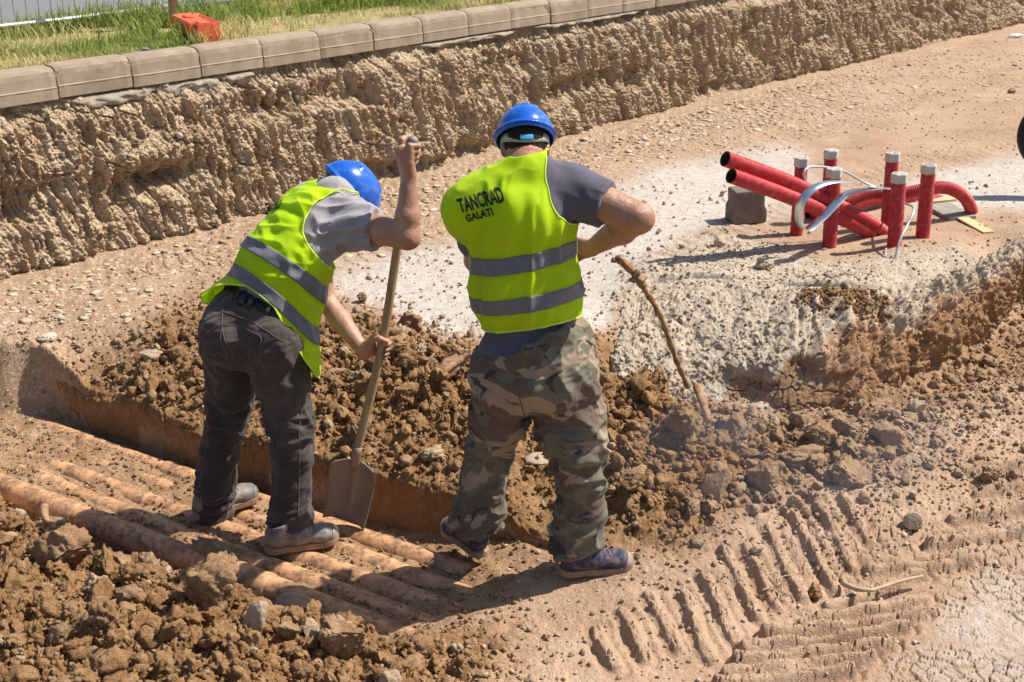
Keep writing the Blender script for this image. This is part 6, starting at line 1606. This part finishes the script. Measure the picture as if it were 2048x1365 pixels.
hw = .103; Hb = .275
nu, nw = 41, 45; V = []
for i in range(nu):
    u = -1 + 2 * i / (nu - 1)
    top = -.012 + .030 * abs(u) ** .8 if abs(u) > .16 else -.035 * (1 - abs(u) / .16) ** .6 - .005
    corner = .022 * max(0, (abs(u) - .82) / .18) ** 2.2; top += corner
    for j in range(nw):
        t = j / (nw - 1); y = top + (Hb - top) * t; w = hw * (1 - .10 * t) * u
        dish = -.020 * (1 - u * u) + .012 * math.exp(-(u / .13) ** 2) * (1 - t) + .045 * t * t
        V.append(S0 + wv_ * w + dn * y + nn * (dish + .018 * abs(u) ** 3))
Vb, Fb = thick(np.array(V), quads(nu, nw), .004)
mesh_np('blade', Vb, Fb, M_BLADE, SV)
V, F = tube([Vector(shaft[3] - dn * .03 - np.array(axB) * -.0), Vector(shaft[3]), Vector(S0 + dn * .0 + nn * .004), Vector(S0 + dn * .045 + nn * .0)], [.0215, .021, .018, .006], 16); mesh_np('socket', V, F, M_BLADE, SV)

# ---------------------------------------------------------------- thin blue engine smoke drifting over the clods
def smoke_mat():
    m = bpy.data.materials.new('thin blue smoke'); m.use_nodes = True; t = m.node_tree; t.nodes.clear()
    out = t.nodes.new('ShaderNodeOutputMaterial'); v = t.nodes.new('ShaderNodeVolumePrincipled')
    v.inputs['Color'].default_value = (.70, .75, .90, 1); v.inputs['Anisotropy'].default_value = .3
    tc = t.nodes.new('ShaderNodeTexCoord'); n = t.nodes.new('ShaderNodeTexNoise'); n.inputs['Scale'].default_value = 2.2; n.inputs['Detail'].default_value = 3
    r = t.nodes.new('ShaderNodeMapRange'); r.inputs['From Min'].default_value = .42; r.inputs['From Max'].default_value = .70; r.inputs['To Min'].default_value = 0; r.inputs['To Max'].default_value = 1
    g = t.nodes.new('ShaderNodeTexGradient'); g.gradient_type = 'SPHERICAL'; mp = t.nodes.new('ShaderNodeMapping'); mp.inputs['Location'].default_value = (-1, -1, -1); mp.inputs['Scale'].default_value = (2, 2, 2)
    t.links.new(tc.outputs['Generated'], mp.inputs['Vector']); t.links.new(mp.outputs[0], g.inputs['Vector'])
    mu = t.nodes.new('ShaderNodeMath'); mu.operation = 'MULTIPLY'; m2 = t.nodes.new('ShaderNodeMath'); m2.operation = 'MULTIPLY'; m2.inputs[1].default_value = .75
    t.links.new(tc.outputs['Object'], n.inputs['Vector']); t.links.new(n.outputs['Fac'], r.inputs['Value'])
    t.links.new(r.outputs[0], mu.inputs[0]); t.links.new(g.outputs['Fac'], mu.inputs[1]); t.links.new(mu.outputs[0], m2.inputs[0]); t.links.new(m2.outputs[0], v.inputs['Density'])
    t.links.new(v.outputs[0], out.inputs['Volume']); return m
V, F = ICO[3]
c = pd(1560, 930, 4.75)
Ms = np.array(Matrix.Rotation(math.radians(42), 3, 'Z') @ Matrix.Diagonal((1.6, .5, .36)))
sm = mesh_np('smoke', V @ Ms.T + np.array([c.x, c.y, c.z + .02]), F, smoke_mat()); tag(sm, 'thin bluish smoke drifting low over the row of big clods', 'smoke', None, 'stuff')
